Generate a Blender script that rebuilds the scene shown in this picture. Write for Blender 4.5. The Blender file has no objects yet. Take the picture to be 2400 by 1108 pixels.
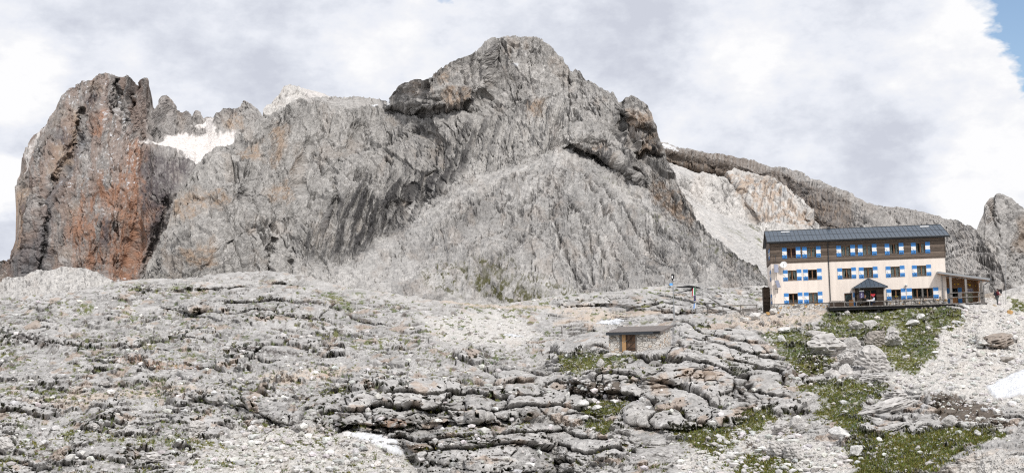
import bpy, bmesh, math, random
import numpy as np
from mathutils import Vector, Matrix
random.seed(7); RNG = np.random.default_rng(11)
SC = bpy.context.scene; COL = SC.collection
R = math.radians; PI = math.pi

# ------------------------------------------------------------------ camera model
F = 2800.0; PITCH = R(5.0); ROLL = 0.02575
cam_d = bpy.data.cameras.new('camera'); cam = bpy.data.objects.new('camera', cam_d); COL.objects.link(cam)
cam_d.sensor_width = 36.0; cam_d.lens = 36.0 * F / 2400.0; cam_d.clip_end = 20000; cam_d.clip_start = 0.5
fwd = Vector((0, math.cos(PITCH), math.sin(PITCH))); up0 = Vector((0, -math.sin(PITCH), math.cos(PITCH))); rt0 = Vector((1, 0, 0))
cR, sR = math.cos(ROLL), math.sin(ROLL)
rt = rt0 * cR - up0 * sR; up = rt0 * sR + up0 * cR      # the scene appears turned counter-clockwise
cam.matrix_world = Matrix(((rt.x, up.x, -fwd.x, 0), (rt.y, up.y, -fwd.y, 0), (rt.z, up.z, -fwd.z, 0), (0, 0, 0, 1)))
SC.camera = cam

def ray(u, v):
    """direction through photo pixel (u,v), scaled to unit world y"""
    a = (np.asarray(u, float) - 1200) / F; b = (554 - np.asarray(v, float)) / F
    x = a * rt.x + b * up.x + fwd.x; y = a * rt.y + b * up.y + fwd.y; z = a * rt.z + b * up.z + fwd.z
    return np.stack([x / y, np.ones_like(x), z / y], -1)

# ------------------------------------------------------------------ numpy noise
from concurrent.futures import ThreadPoolExecutor
_EX = ThreadPoolExecutor(4)
def par(fn, *arr):
    """evaluate fn on flat float32 arrays in chunks on all cores"""
    arr = [np.ascontiguousarray(a, np.float32).ravel() for a in np.broadcast_arrays(*arr)]
    n = arr[0].size; step = 24000
    return list(_EX.map(lambda i: fn(*[a[i:i + step] for a in arr]), range(0, n, step)))
_pt = np.random.default_rng(3).permutation(256).astype(np.int32); _pt = np.concatenate([_pt, _pt, _pt])
_gr = np.random.default_rng(5).normal(size=(256, 3)).astype(np.float32); _gr /= np.linalg.norm(_gr, axis=1)[:, None]
_g0, _g1, _g2 = [np.ascontiguousarray(_gr[:, k]) for k in range(3)]
def _perlin(x, y, z):
    xi = np.floor(x); yi = np.floor(y); zi = np.floor(z)
    fx = x - xi; fy = y - yi; fz = z - zi
    xi = xi.astype(np.int32) & 255; yi = yi.astype(np.int32) & 255; zi = zi.astype(np.int32) & 255
    ux = fx * fx * fx * (fx * (fx * 6 - 15) + 10); uy = fy * fy * fy * (fy * (fy * 6 - 15) + 10); uz = fz * fz * fz * (fz * (fz * 6 - 15) + 10)
    out = np.zeros_like(x)
    for dx in (0, 1):
        wx = ux if dx else 1 - ux
        px = _pt[xi + dx]
        for dy in (0, 1):
            wy = wx * (uy if dy else 1 - uy)
            py = _pt[px + yi + dy]
            for dz in (0, 1):
                h = _pt[py + zi + dz]
                out += wy * (uz if dz else 1 - uz) * (_g0[h] * (fx - dx) + _g1[h] * (fy - dy) + _g2[h] * (fz - dz))
    return out * np.float32(1.7)
def _perlin2(x, y):
    xi = np.floor(x); yi = np.floor(y); fx = x - xi; fy = y - yi
    xi = xi.astype(np.int32) & 255; yi = yi.astype(np.int32) & 255
    ux = fx * fx * fx * (fx * (fx * 6 - 15) + 10); uy = fy * fy * fy * (fy * (fy * 6 - 15) + 10)
    out = np.zeros_like(x)
    for dx in (0, 1):
        wx = ux if dx else 1 - ux
        px = _pt[xi + dx]
        for dy in (0, 1):
            h = _pt[px + yi + dy]
            out += wx * (uy if dy else 1 - uy) * (_g0[h] * (fx - dx) + _g1[h] * (fy - dy))
    return out * np.float32(1.9)
def fbm(x, y, z, oct=4, gain=0.5, lac=2.03, ridged=False):
    sh = np.broadcast(x, y, z).shape
    def f(x, y, z):
        o = np.zeros_like(x); a = 1.0; n = 0
        flat = z.min() == z.max()
        if flat: x = x + z[0] * np.float32(31.7); y = y + z[0] * np.float32(17.3)
        for i in range(oct):
            if flat: p = _perlin2(x + np.float32(13.7 * i), y + np.float32(7.1 * i))
            else: p = _perlin(x + np.float32(13.7 * i), y + np.float32(7.1 * i), z - np.float32(5.3 * i))
            o += np.float32(a) * ((1 - 2 * np.abs(p)) if ridged else p); n += a
            a *= gain; x = x * np.float32(lac); y = y * np.float32(lac); z = z * np.float32(lac)
        return o * np.float32((1.0 if ridged else 1.4) / n)
    return np.concatenate(par(f, x, y, z)).reshape(sh)
def hsh(i, j, k=0):
    q = (_pt[(i.astype(np.int32) + 53 * int(k)) & 255] + j.astype(np.int32)) & 255
    return _cv[_pt[q]].astype(float)
_ct = np.random.default_rng(9).random((256, 5)).astype(np.float32)
_cx, _cy, _cv, _ga, _gb = [np.ascontiguousarray(_ct[:, k]) for k in range(5)]
def cells(a, b, seed=0, jit=0.85, ta=1.0):
    """2D worley: border distance (F2-F1), a random value per cell, and a randomly tilted facet per cell"""
    sh = np.broadcast(a, b).shape
    def f(a, b):
        ai = np.floor(a); bi = np.floor(b); f1 = np.full(a.shape, 9, np.float32); f2 = f1.copy(); h1 = np.zeros(a.shape, np.int32); ox = np.zeros_like(a); oy = np.zeros_like(a)
        aI = ai.astype(np.int32); bI = bi.astype(np.int32)
        for i in (-1, 0, 1):
            pa = _pt[(aI + i + seed * 17) & 255]
            for j in (-1, 0, 1):
                h = _pt[pa + ((bI + j) & 255)]
                dx = a - (ai + i + .5 + (_cx[h] - .5) * jit); dy = b - (bi + j + .5 + (_cy[h] - .5) * jit)
                d = np.sqrt(dx * dx + dy * dy); nw = d < f1
                f2 = np.where(nw, f1, np.minimum(f2, d)); f1 = np.where(nw, d, f1)
                h1 = np.where(nw, h, h1); ox = np.where(nw, dx, ox); oy = np.where(nw, dy, oy)
        return f2 - f1, _cv[h1], ta * (_ga[h1] - .5) * ox + (_gb[h1] - .5) * oy
    r = par(f, a, b)
    return tuple(np.concatenate([q[k] for q in r]).reshape(sh) for k in range(3))
def sst(a, b, x):
    t = np.clip((x - a) / (b - a), 0, 1); return t * t * (3 - 2 * t)

# ------------------------------------------------------------------ traced features (photo pixels)
def seg_dist(U, V, poly, closed=False):
    d = np.full(U.shape, 1e9)
    pts = list(poly) + ([poly[0]] if closed else [])
    for (x0, y0), (x1, y1) in zip(pts[:-1], pts[1:]):
        dx, dy = x1 - x0, y1 - y0; L = dx * dx + dy * dy + 1e-9
        t = np.clip(((U - x0) * dx + (V - y0) * dy) / L, 0, 1)
        d = np.minimum(d, np.hypot(U - x0 - t * dx, V - y0 - t * dy))
    return d
def inside(U, V, poly):
    c = np.zeros(U.shape, bool); n = len(poly)
    for i in range(n):
        x0, y0 = poly[i]; x1, y1 = poly[(i + 1) % n]
        if y0 == y1: continue
        c ^= ((y0 > V) != (y1 > V)) & (U < (x1 - x0) * (V - y0) / (y1 - y0) + x0)
    return c
def sdist(U, V, poly):
    xs = [p[0] for p in poly]; ys = [p[1] for p in poly]; m = 60
    d = np.full(U.shape, -m * 1.0)
    k = (U > min(xs) - m) & (U < max(xs) + m) & (V > min(ys) - m) & (V < max(ys) + m)
    if k.any():
        u, v = U[k], V[k]
        q = seg_dist(u, v, poly, True); d[k] = np.maximum(np.where(inside(u, v, poly), q, -q), -m)
    return d
def pmask(U, V, polys, soft=6):
    if isinstance(polys[0][0], (int, float)): polys = [polys]
    m = np.zeros(U.shape)
    for p in polys: m = np.maximum(m, sst(-soft, soft, sdist(U, V, p)))
    return m
def line(poly, U): 
    x, y = zip(*poly); return np.interp(U, x, y)
def uwin(U, poly, edge=25):
    return sst(poly[0][0] - edge, poly[0][0] + edge, U) * (1 - sst(poly[-1][0] - edge, poly[-1][0] + edge, U))
def tps(ctrl, U, V, lam=1e-3):
    """thin plate spline of log distance through control points (u, v, metres)"""
    c = np.array(ctrl, float); X = c[:, :2] / 500.0; y = np.log(c[:, 2]); n = len(c)
    def ph(r2): return 0.5 * r2 * np.log(r2 + 1e-12)
    K = ph(((X[:, None] - X[None]) ** 2).sum(-1)) + lam * np.eye(n)
    Pm = np.concatenate([np.ones((n, 1)), X], 1)
    A = np.block([[K, Pm], [Pm.T, np.zeros((3, 3))]])
    w = np.linalg.solve(A, np.concatenate([y, np.zeros(3)]))
    gu = np.linspace(U.min(), U.max(), 140); gv = np.linspace(V.min(), V.max(), 110)
    GU, GV = np.meshgrid(gu, gv)
    o = w[n] + w[n + 1] * GU / 500 + w[n + 2] * GV / 500
    for i in range(n): o += w[i] * ph((GU / 500 - X[i, 0]) ** 2 + (GV / 500 - X[i, 1]) ** 2)
    fu = (U - gu[0]) / (gu[1] - gu[0]); fv = (V - gv[0]) / (gv[1] - gv[0])
    i = np.clip(fu.astype(int), 0, 138); j = np.clip(fv.astype(int), 0, 108); fu = fu - i; fv = fv - j
    return (o[j, i] * (1 - fu) + o[j, i + 1] * fu) * (1 - fv) + (o[j + 1, i] * (1 - fu) + o[j + 1, i + 1] * fu) * fv

def band(U, V, top, bot, amp, ledge=14, under=0.0, edge=25):
    """a steep rock step: everything between the lines stands forward, flat ledge above, undercut at the foot"""
    vt = line(top, U); vb = line(bot, U); s = (V - vt) / np.maximum(vb - vt, 3)
    f = np.where(s < 0, -np.exp(-np.maximum(vt - V, 0) / ledge), -(1 - np.clip(s, 0, 1)))
    f = f * amp - under * np.exp(-((s - 0.72) / 0.22) ** 2) + under * 0.9 * np.exp(-((V - vb) / 5) ** 2)
    return f * uwin(U, top, edge)
def crease(U, V, poly, amp, w):
    o = np.zeros(U.shape); m = 3 * w; xs = [p[0] for p in poly]; ys = [p[1] for p in poly]
    k = (U > min(xs) - m) & (U < max(xs) + m) & (V > min(ys) - m) & (V < max(ys) + m)
    if k.any(): o[k] = amp * np.exp(-(seg_dist(U[k], V[k], poly) / w) ** 2)
    return o

# ------------------------------------------------------------------ surfaces as meshes
SHEETS = {}; QL = 1.0
def grid_faces(nr, nc, keep=None):
    i = np.arange(nr * nc).reshape(nr, nc)
    q = np.stack([i[:-1, :-1], i[:-1, 1:], i[1:, 1:], i[1:, :-1]], -1)
    if keep is not None: q = q[keep[:-1, :-1] & keep[:-1, 1:] & keep[1:, 1:] & keep[1:, :-1]]
    return q.reshape(-1, 4)
def np_mesh(name, P, faces, mat, col=None, smooth=False):
    me = bpy.data.meshes.new(name); P = np.asarray(P, np.float32).reshape(-1, 3); faces = np.asarray(faces, np.int32)
    k = faces.shape[1]
    me.vertices.add(len(P)); me.vertices.foreach_set('co', P.ravel())
    me.loops.add(faces.size); me.loops.foreach_set('vertex_index', faces.ravel())
    me.polygons.add(len(faces)); me.polygons.foreach_set('loop_start', np.arange(0, faces.size, k, dtype=np.int32))
    me.polygons.foreach_set('loop_total', np.full(len(faces), k, np.int32))
    me.update(calc_edges=True)
    me.polygons.foreach_set('use_smooth', np.full(len(faces), smooth))
    if col is not None:
        at = me.color_attributes.new('Col', 'FLOAT_COLOR', 'POINT')
        c = np.ones((len(P), 4), np.float32); c[:, :3] = np.asarray(col).reshape(-1, 3); at.data.foreach_set('color', c.ravel())
    me.materials.append(mat)
    o = bpy.data.objects.new(name, me); COL.objects.link(o); return o
def normals(P):
    n = np.cross(np.gradient(P, axis=1), np.gradient(P, axis=0))
    n /= np.linalg.norm(n, axis=-1, keepdims=True) + 1e-12
    return n * np.sign(-(n * P).sum(-1, keepdims=True) + 1e-12)
def blur(A, k):
    for ax in (0, 1):
        c = np.cumsum(np.concatenate([np.repeat(np.take(A, [0], ax), k + 1, ax), A, np.repeat(np.take(A, [-1], ax), k, ax)], ax), axis=ax)
        n = A.shape[ax]
        A = (np.take(c, np.arange(2 * k + 1, 2 * k + 1 + n), ax) - np.take(c, np.arange(0, n), ax)) / (2 * k + 1)
    return A

def sheet(name, u0, u1, du, dv, crest, foot, logd, disp, colour, mat, back=(40., 25., 10), jag=0.0, jags=9.0, tag_=None, lean=0.0):
    """terrain traced from crest to foot; logd(U,V) gives its distance, disp(...) its relief, then a slope falls away behind"""
    du *= QL; dv *= QL
    us = np.concatenate([np.arange(u0, min(-45, u1), du * 4), np.arange(max(u0, -45), min(u1, 2445), du), np.arange(max(2445, u0), u1, du * 4)]); nc = len(us)
    vc = np.interp(us, *zip(*crest)); vf = np.interp(us, *zip(*foot))
    if jag: vc = vc + jag * fbm(us / jags, us * 0 + u0, us * 0, 4, .6)
    nr = int(np.max(vf - vc) / dv) + 2
    s = np.linspace(0, 1, nr)[:, None]
    U = np.repeat(us[None], nr, 0); V = vf[None] + (vc - vf)[None] * s        # row 0 = foot
    L = logd(U, V); D = np.exp(L); P0 = ray(U, V) * D[..., None]
    Ps = np.stack([blur(P0[..., i], 4) for i in range(3)], -1); N = normals(Ps)
    d = disp(U, V, P0, N) * (1 - .5 * s ** 90); G = N - lean * P0 / np.linalg.norm(P0, axis=-1, keepdims=True); G /= np.linalg.norm(G, axis=-1, keepdims=True); P = P0 + G * d[..., None]
    C = colour(U, V, P, N, d)
    # hidden back slope
    nb = back[2]; t = (np.arange(1, nb + 1) / nb)[:, None, None]
    e = P[-1][None]; hor = e * np.array([1, 1, 0.]); hor = hor / np.linalg.norm(hor, axis=-1, keepdims=True)
    B = e + hor * back[0] * t ** 1.3 - np.array([0, 0, 1.0]) * back[1] * t ** 1.6
    CB = np.repeat(C[-1][None], nb, 0)
    PA = np.concatenate([P, B], 0); CA = np.concatenate([C, CB], 0)
    o = np_mesh(name, PA, grid_faces(nr + nb, nc), mat, CA)
    SHEETS[name] = dict(us=us, vc=vc, vf=vf, nr=nr, P=P, N=normals(P), P0=P0, U=U, V=V, Ns=N)
    o['kind'] = 'structure'
    if tag_: o['label'], o['category'] = tag_
    return o
def idx(S, u, v):
    i = np.clip(np.round(np.interp(np.asarray(u, float), S['us'], np.arange(len(S['us'])))).astype(int), 0, len(S['us']) - 1)
    s = (np.asarray(v) - S['vf'][i]) / (S['vc'][i] - S['vf'][i])
    return np.clip(np.round(s * (S['nr'] - 1)).astype(int), 0, S['nr'] - 1), i
def on(name, u, v):
    S = SHEETS[name]; j, i = idx(S, u, v); return Vector(S['P'][j, i]), Vector(S['N'][j, i])

# ------------------------------------------------------------------ materials
def mat(name, build):
    m = bpy.data.materials.new(name); m.use_nodes = True; nt = m.node_tree
    b = nt.nodes['Principled BSDF']; build(nt, b); return m
def nd(nt, t, **k):
    n = nt.nodes.new(t)
    for a, v in k.items():
        if a.startswith('i_'):
            key = a[2:]; key = int(key) if key.isdigit() else key.replace('_', ' ')
            n.inputs[key].default_value = v
        else: setattr(n, a, v)
    return n
def rock_mat(name, fine, bump, amount=0.35, stretch=(1, 1, 1), rough=0.95):
    def f(nt, b):
        L = nt.links.new
        a = nd(nt, 'ShaderNodeAttribute', attribute_name='Col')
        tc = nd(nt, 'ShaderNodeTexCoord'); mp = nd(nt, 'ShaderNodeMapping'); mp.inputs['Scale'].default_value = stretch
        L(tc.outputs['Object'], mp.inputs['Vector'])
        n1 = nd(nt, 'ShaderNodeTexNoise', i_Scale=fine, i_Detail=6.0, i_Roughness=0.65); L(mp.outputs[0], n1.inputs['Vector'])
        n2 = nd(nt, 'ShaderNodeTexNoise', i_Scale=fine * 3.3, i_Detail=4.0, i_Roughness=0.6); L(mp.outputs[0], n2.inputs['Vector'])
        mr = nd(nt, 'ShaderNodeMapRange'); mr.inputs['From Min'].default_value = .3; mr.inputs['From Max'].default_value = .7
        mr.inputs['To Min'].default_value = 1 - amount; mr.inputs['To Max'].default_value = 1 + amount * .7; L(n1.outputs['Fac'], mr.inputs['Value'])
        mx = nd(nt, 'ShaderNodeVectorMath', operation='SCALE'); L(a.outputs['Color'], mx.inputs[0]); L(mr.outputs[0], mx.inputs['Scale'])
        L(mx.outputs[0], b.inputs['Base Color'])
        ad = nd(nt, 'ShaderNodeMath', operation='ADD'); L(n1.outputs['Fac'], ad.inputs[0]); L(n2.outputs['Fac'], ad.inputs[1])
        bp = nd(nt, 'ShaderNodeBump', i_Strength=0.9, i_Distance=bump); L(ad.outputs[0], bp.inputs['Height']); L(bp.outputs[0], b.inputs['Normal'])
        b.inputs['Roughness'].default_value = rough; b.inputs['Specular IOR Level'].default_value = 0.15
    return mat(name, f)
def plain(name, col, rough=0.7, noise=0.15, scale=6.0, stretch=(1, 1, 1), metal=0.0, bump=0.0, spec=0.3):
    def f(nt, b):
        L = nt.links.new
        tc = nd(nt, 'ShaderNodeTexCoord'); mp = nd(nt, 'ShaderNodeMapping'); mp.inputs['Scale'].default_value = stretch
        L(tc.outputs['Object'], mp.inputs['Vector'])
        n1 = nd(nt, 'ShaderNodeTexNoise', i_Scale=scale, i_Detail=5.0, i_Roughness=0.6); L(mp.outputs[0], n1.inputs['Vector'])
        r = nd(nt, 'ShaderNodeMix', data_type='RGBA'); r.inputs[6].default_value = [c * (1 - noise * 1.6) for c in col] + [1]
        r.inputs[7].default_value = [min(1, c * (1 + noise * 1.6)) for c in col] + [1]
        L(n1.outputs['Fac'], r.inputs[0]); L(r.outputs[2], b.inputs['Base Color'])
        b.inputs['Roughness'].default_value = rough; b.inputs['Metallic'].default_value = metal; b.inputs['Specular IOR Level'].default_value = spec
        if bump:
            bp = nd(nt, 'ShaderNodeBump', i_Strength=0.8, i_Distance=bump); L(n1.outputs['Fac'], bp.inputs['Height']); L(bp.outputs[0], b.inputs['Normal'])
    return mat(name, f)
def lin(r, g, b):
    return tuple((c / 255 / 12.92) if c / 255 < .04045 else ((c / 255 + .055) / 1.055) ** 2.4 for c in (r, g, b))
# ------------------------------------------------------------------ light and sky
SUN_AZ, SUN_EL = R(26), R(48)           # from behind the camera, to the right (azimuth from -y towards +x)
sd = Vector((math.sin(SUN_AZ) * math.cos(SUN_EL), -math.cos(SUN_AZ) * math.cos(SUN_EL), math.sin(SUN_EL)))
sl = bpy.data.lights.new('sun', 'SUN'); sl.energy = 3.2; sl.angle = R(5); sl.color = (1, .965, .92)
so_ = bpy.data.objects.new('sun', sl); COL.objects.link(so_); so_.rotation_euler = sd.to_track_quat('Z', 'Y').to_euler()
W = bpy.data.worlds.new('World'); SC.world = W; W.use_nodes = True; nt = W.node_tree; nt.nodes.clear(); LK = nt.links.new
out = nd(nt, 'ShaderNodeOutputWorld'); mixs = nd(nt, 'ShaderNodeMixShader'); LK(mixs.outputs[0], out.inputs[0])
sky = nd(nt, 'ShaderNodeTexSky', sky_type='NISHITA', sun_disc=False, sun_elevation=SUN_EL, sun_rotation=PI - SUN_AZ)
bgs = nd(nt, 'ShaderNodeBackground', i_Strength=0.15); LK(sky.outputs[0], bgs.inputs[0]); LK(bgs.outputs[0], mixs.inputs[1])
bgc = nd(nt, 'ShaderNodeBackground', i_Strength=1.0); LK(bgc.outputs[0], mixs.inputs[2])
tc = nd(nt, 'ShaderNodeTexCoord'); 
def blobs(lst):
    """sum of soft patches of sky around directions"""
    acc = None
    for u, v, r, w in lst:
        dv = Vector(ray(u, v)).normalized()
        ds = nd(nt, 'ShaderNodeVectorMath', operation='DISTANCE'); LK(wv_, ds.inputs[0]); ds.inputs[1].default_value = dv
        mr = nd(nt, 'ShaderNodeMapRange', interpolation_type='SMOOTHERSTEP'); mr.inputs['From Min'].default_value = 0; mr.inputs['From Max'].default_value = r / F
        mr.inputs['To Min'].default_value = w; mr.inputs['To Max'].default_value = 0; LK(ds.outputs['Value'], mr.inputs['Value'])
        if acc is None: acc = mr.outputs[0]
        else:
            ad = nd(nt, 'ShaderNodeMath', operation='ADD'); LK(acc, ad.inputs[0]); LK(mr.outputs[0], ad.inputs[1]); acc = ad.outputs[0]
    return acc
def noise(scale, det, rough, stretch=(1, 1, 2.0), off=(0, 0, 0), dist=0.0):
    mp = nd(nt, 'ShaderNodeMapping'); mp.inputs['Scale'].default_value = stretch; mp.inputs['Location'].default_value = off; LK(tc.outputs['Generated'], mp.inputs['Vector'])
    n = nd(nt, 'ShaderNodeTexNoise', i_Scale=scale, i_Detail=det, i_Roughness=rough, i_Distortion=dist); LK(mp.outputs[0], n.inputs['Vector']); return n
def mth(op, a, b, clamp=False):
    m = nd(nt, 'ShaderNodeMath', operation=op, use_clamp=clamp)
    for i, q in enumerate((a, b)):
        if isinstance(q, (int, float)): m.inputs[i].default_value = q
        else: LK(q, m.inputs[i])
    return m.outputs[0]
# direction, bent a little by noise so the patches have ragged edges
wn = noise(7, 6, .62); sub = nd(nt, 'ShaderNodeVectorMath', operation='SUBTRACT'); LK(wn.outputs['Color'], sub.inputs[0]); sub.inputs[1].default_value = (.5, .5, .5)
sc_ = nd(nt, 'ShaderNodeVectorMath', operation='SCALE'); LK(sub.outputs[0], sc_.inputs[0]); sc_.inputs['Scale'].default_value = .11
av = nd(nt, 'ShaderNodeVectorMath', operation='ADD'); LK(tc.outputs['Generated'], av.inputs[0]); LK(sc_.outputs[0], av.inputs[1]); wv_ = av.outputs[0]
blue = blobs([(2420, 70, 135, 1.5), (2350, -20, 160, .8), (2410, 205, 70, .9), (1075, 0, 60, .55), (640, -260, 300, .8), (1700, -400, 350, .8), (2700, 100, 160, .8), (980, 110, 80, .12)])
bn = mth('MULTIPLY', mth('SUBTRACT', noise(16, 6, .6).outputs['Fac'], .5), 1.2)
hasb = mth('GREATER_THAN', blue, .001)
cov = mth('SUBTRACT', 1.0, mth('MULTIPLY', hasb, mth('MULTIPLY', mth('ADD', mth('SUBTRACT', blue, .30), mth('MULTIPLY', bn, .5)), 2.4, True)), True)
LK(cov, mixs.inputs[0])
grey = blobs([(1450, 120, 260, .60), (1700, 270, 260, .62), (1950, 300, 260, .35), (330, 60, 300, .42), (680, 120, 220, .30), (1180, 60, 200, .45), (120, 300, 160, .55), (20, 560, 150, .8), (550, 200, 200, .35), (1330, 150, 160, .25), (2100, 420, 240, .40), (1500, 30, 200, .3), (2000, -50, 260, .35)])
white = blobs([(90, 210, 150, .7), (20, 430, 110, .9), (1130, 40, 60, .2), (820, 130, 170, .35), (950, 60, 130, .25), (1750, 170, 240, .55), (2330, 360, 200, .6), (2250, 500, 130, .6), (2150, 130, 200, .3), (300, 130, 90, .2), (2300, 80, 200, .25), (1580, 300, 120, .3)])
gn = mth('MULTIPLY', mth('SUBTRACT', noise(5.5, 7, .55, (1, 1, 2.4), (3, 1, 2)).outputs['Fac'], .5), 1.5)
gn3 = mth('MULTIPLY', mth('SUBTRACT', noise(48, 6, .6, (1, 1, 1.5), (1, 7, 2)).outputs['Fac'], .5), .75)
gn2 = mth('MULTIPLY', mth('SUBTRACT', noise(19, 7, .6, (1, 1, 1.8), (5, 2, 2)).outputs['Fac'], .5), 1.1)
val = mth('ADD', mth('ADD', mth('SUBTRACT', white, mth('MULTIPLY', grey, .72)), mth('ADD', gn, mth('ADD', gn2, gn3))), .64, False)
cr = nd(nt, 'ShaderNodeValToRGB'); LK(val, cr.inputs[0]); e = cr.color_ramp.elements
e[0].position = 0.0; e[0].color = (*lin(207, 211, 223), 1); e[1].position = 1.0; e[1].color = (.99, .99, 1.0, 1)
for p, c in [(.3, lin(222, 226, 236)), (.55, lin(236, 239, 247)), (.8, lin(245, 246, 250))]:
    q = e.new(p); q.color = (*c, 1)
LK(cr.outputs[0], bgc.inputs[0])
SC.view_settings.view_transform = 'Standard'; SC.view_settings.look = 'None'; SC.view_settings.exposure = 0; SC.view_settings.gamma = 1
SC.render.engine = 'CYCLES'; SC.cycles.max_bounces = 5; SC.cycles.diffuse_bounces = 3; SC.cycles.use_adaptive_sampling = True; SC.cycles.adaptive_threshold = .015; SC.cycles.use_denoising = False; SC.cycles.filter_width = 1.2
# ------------------------------------------------------------------ rock relief and colour
def warp(U, V, k, amp, seed=0.):
    return U + amp * fbm(U / k, V / k, U * 0 + 3.1 + seed, 4, .6), V + amp * fbm(U / k, V / k, U * 0 + 9.7 + seed, 4, .6)
CREV = {}
def rock(P, s, strata=1.0, ribs=1.0, fine=1.0, fan=None, fanm=None, seed=0, crack=1.0, tall=1.6):
    """broken rock: tilted facets at four sizes, upright joints, ledges, grain"""
    x, y, z = P[..., 0] + seed, P[..., 1], P[..., 2]
    wx = .10 * s * fbm(x / s, y / s, z / s, 5, .6); wz = .10 * s * fbm(x / s + 5, y / s, z / s + 3, 5, .6)
    o = .20 * s * fbm(x / (1.2 * s), y / (1.2 * s), z / (2.2 * s), 4)
    X, Z = x + wx + .35 * (y - y.mean()), z + wz
    amp = .5 + .5 * sst(-.3, .4, fbm(x / (2 * s), y / (2 * s), z / (1.5 * s) + 17, 3))
    for k, (cs, a) in enumerate([(.52, .13), (.21, .22), (.085, .17), (.036, .10)]):
        cx, cz = X / (cs * s), Z / (cs * s * tall)
        if fan is not None:                                          # slabs that run down the fall line
            cx = cx * (1 - fanm) + fan[0] * .9 / cs * .16 * fanm; cz = cz * (1 - fanm) + fan[1] * .9 / cs * .20 * fanm
        bd, cv, tl = cells(cx, cz, k + 1)
        g = cs * s * a
        o += g * (.75 * (cv - .5) + 1.15 * tl) * (amp if k > 1 else 1) * ribs
        if k in (1, 2): o -= crack * g * .55 * np.exp(-(bd / (.05 if k == 1 else .09)) ** 2) * sst(.35, .75, (cv * 7.3) % 1)
    st = fbm(x / (.05 * s), y / (.2 * s), z / (.7 * s), 4, .6)
    if fan is not None: st = st * (1 - fanm) + fanm * fbm(fan[0] * 2.2, fan[1] * 1.4, x * 0, 4, .6)
    o += ribs * .020 * s * st
    ph = Z / (.42 * s) + .35 * fbm(x / (2 * s), y / (2 * s), z * 0, 3); fr = ph - np.floor(ph)
    ph2 = Z / (.13 * s) + .3 * fbm(x / s, y / s, z * 0 + 2, 3); fr2 = ph2 - np.floor(ph2)
    sm = sst(-.05, .4, fbm(x / (1.3 * s), y / (1.3 * s), z / (.8 * s) + 7, 3))
    o += strata * sm * (-.060 * s * (fr - sst(.85, 1, fr)) - .022 * s * (fr2 - sst(.8, 1, fr2)))
    if fan is None: fm_ = 0
    else: fm_ = fanm
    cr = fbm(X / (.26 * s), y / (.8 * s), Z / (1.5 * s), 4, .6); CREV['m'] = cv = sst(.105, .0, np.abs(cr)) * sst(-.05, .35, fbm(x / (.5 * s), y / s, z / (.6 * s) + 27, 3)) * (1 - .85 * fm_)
    o -= crack * .075 * s * cv
    o += fine * (.024 * s * fbm(x / (.06 * s), y / (.06 * s), z / (.08 * s), 4, .75))
    return o
def mixc(C, col, m): 
    return C * (1 - m[..., None]) + np.asarray(col) * m[..., None]
def blotch(U, V, k, seed, lo, hi, sx=1.0, sy=1.0, oct=5):
    return sst(lo, hi, fbm(U / (k * sx), V / (k * sy), U * 0 + seed, oct, .62))
GREY = np.array((.37, .355, .34)); PALE = np.array((.55, .53, .505)); DARK = np.array((.105, .10, .10)); ORANGE = np.array((.36, .195, .125)); TAN = np.array((.43, .32, .235))
WHITE = np.array((.68, .645, .62)); SNOW = np.array((.70, .715, .74)); GRASS = np.array((.085, .092, .024)); SOIL = np.array((.085, .062, .042)); SAND = np.array((.52, .43, .35))
def base_rock(U, V, P, N, lo=.8, hi=1.25, tone=GREY, ledge=PALE, lm=.6, fan=None, fanm=0., seed=0.):
    n = fbm(U / 70, V / 90, U * 0 + 1.3 + seed, 5, .6); n2 = fbm(U / 9, V / 16, U * 0 + 4.4 + seed, 4, .65)
    C = tone * (lo + (hi - lo) * sst(-.5, .5, n + .5 * n2))[..., None]
    bd_, cv_, _ = cells(warp(U, V, 14, 5)[0] / 11, warp(U, V, 14, 5, 2.)[1] / 19, 9); b2_, cv2, _ = cells(U / 4.5, V / 7, 10)
    C = C * (1 + .42 * (cv_ - .5) + .30 * (cv2 - .5))[..., None]
    C = mixc(C, DARK * .8, .45 * np.exp(-(bd_ / .05) ** 2) * sst(.4, .7, (cv_ * 5.3) % 1))
    C = mixc(C, TAN * .85, .30 * blotch(U, V, 60, 21 + seed, .12, .5, 1, 1.4))
    C = mixc(C, DARK * 1.5, .55 * blotch(U, V, 16, 31 + seed, .12, .5, .55, 2.2) * blotch(U, V, 120, 41 + seed, -.25, .3))
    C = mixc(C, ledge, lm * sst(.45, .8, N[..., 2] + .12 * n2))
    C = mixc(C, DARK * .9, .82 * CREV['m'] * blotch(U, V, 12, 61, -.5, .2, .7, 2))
    C = mixc(C, PALE * 1.1, .5 * blotch(U, V, 7, 51 + seed, .22, .5, 1, 1))
    return C
M_rock = rock_mat('mountain_rock', .35, .9, .28)
M_far = rock_mat('far_rock', .14, 2.2, .28)
M_ground = rock_mat('limestone_ground', 2.2, .10, .30)

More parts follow.
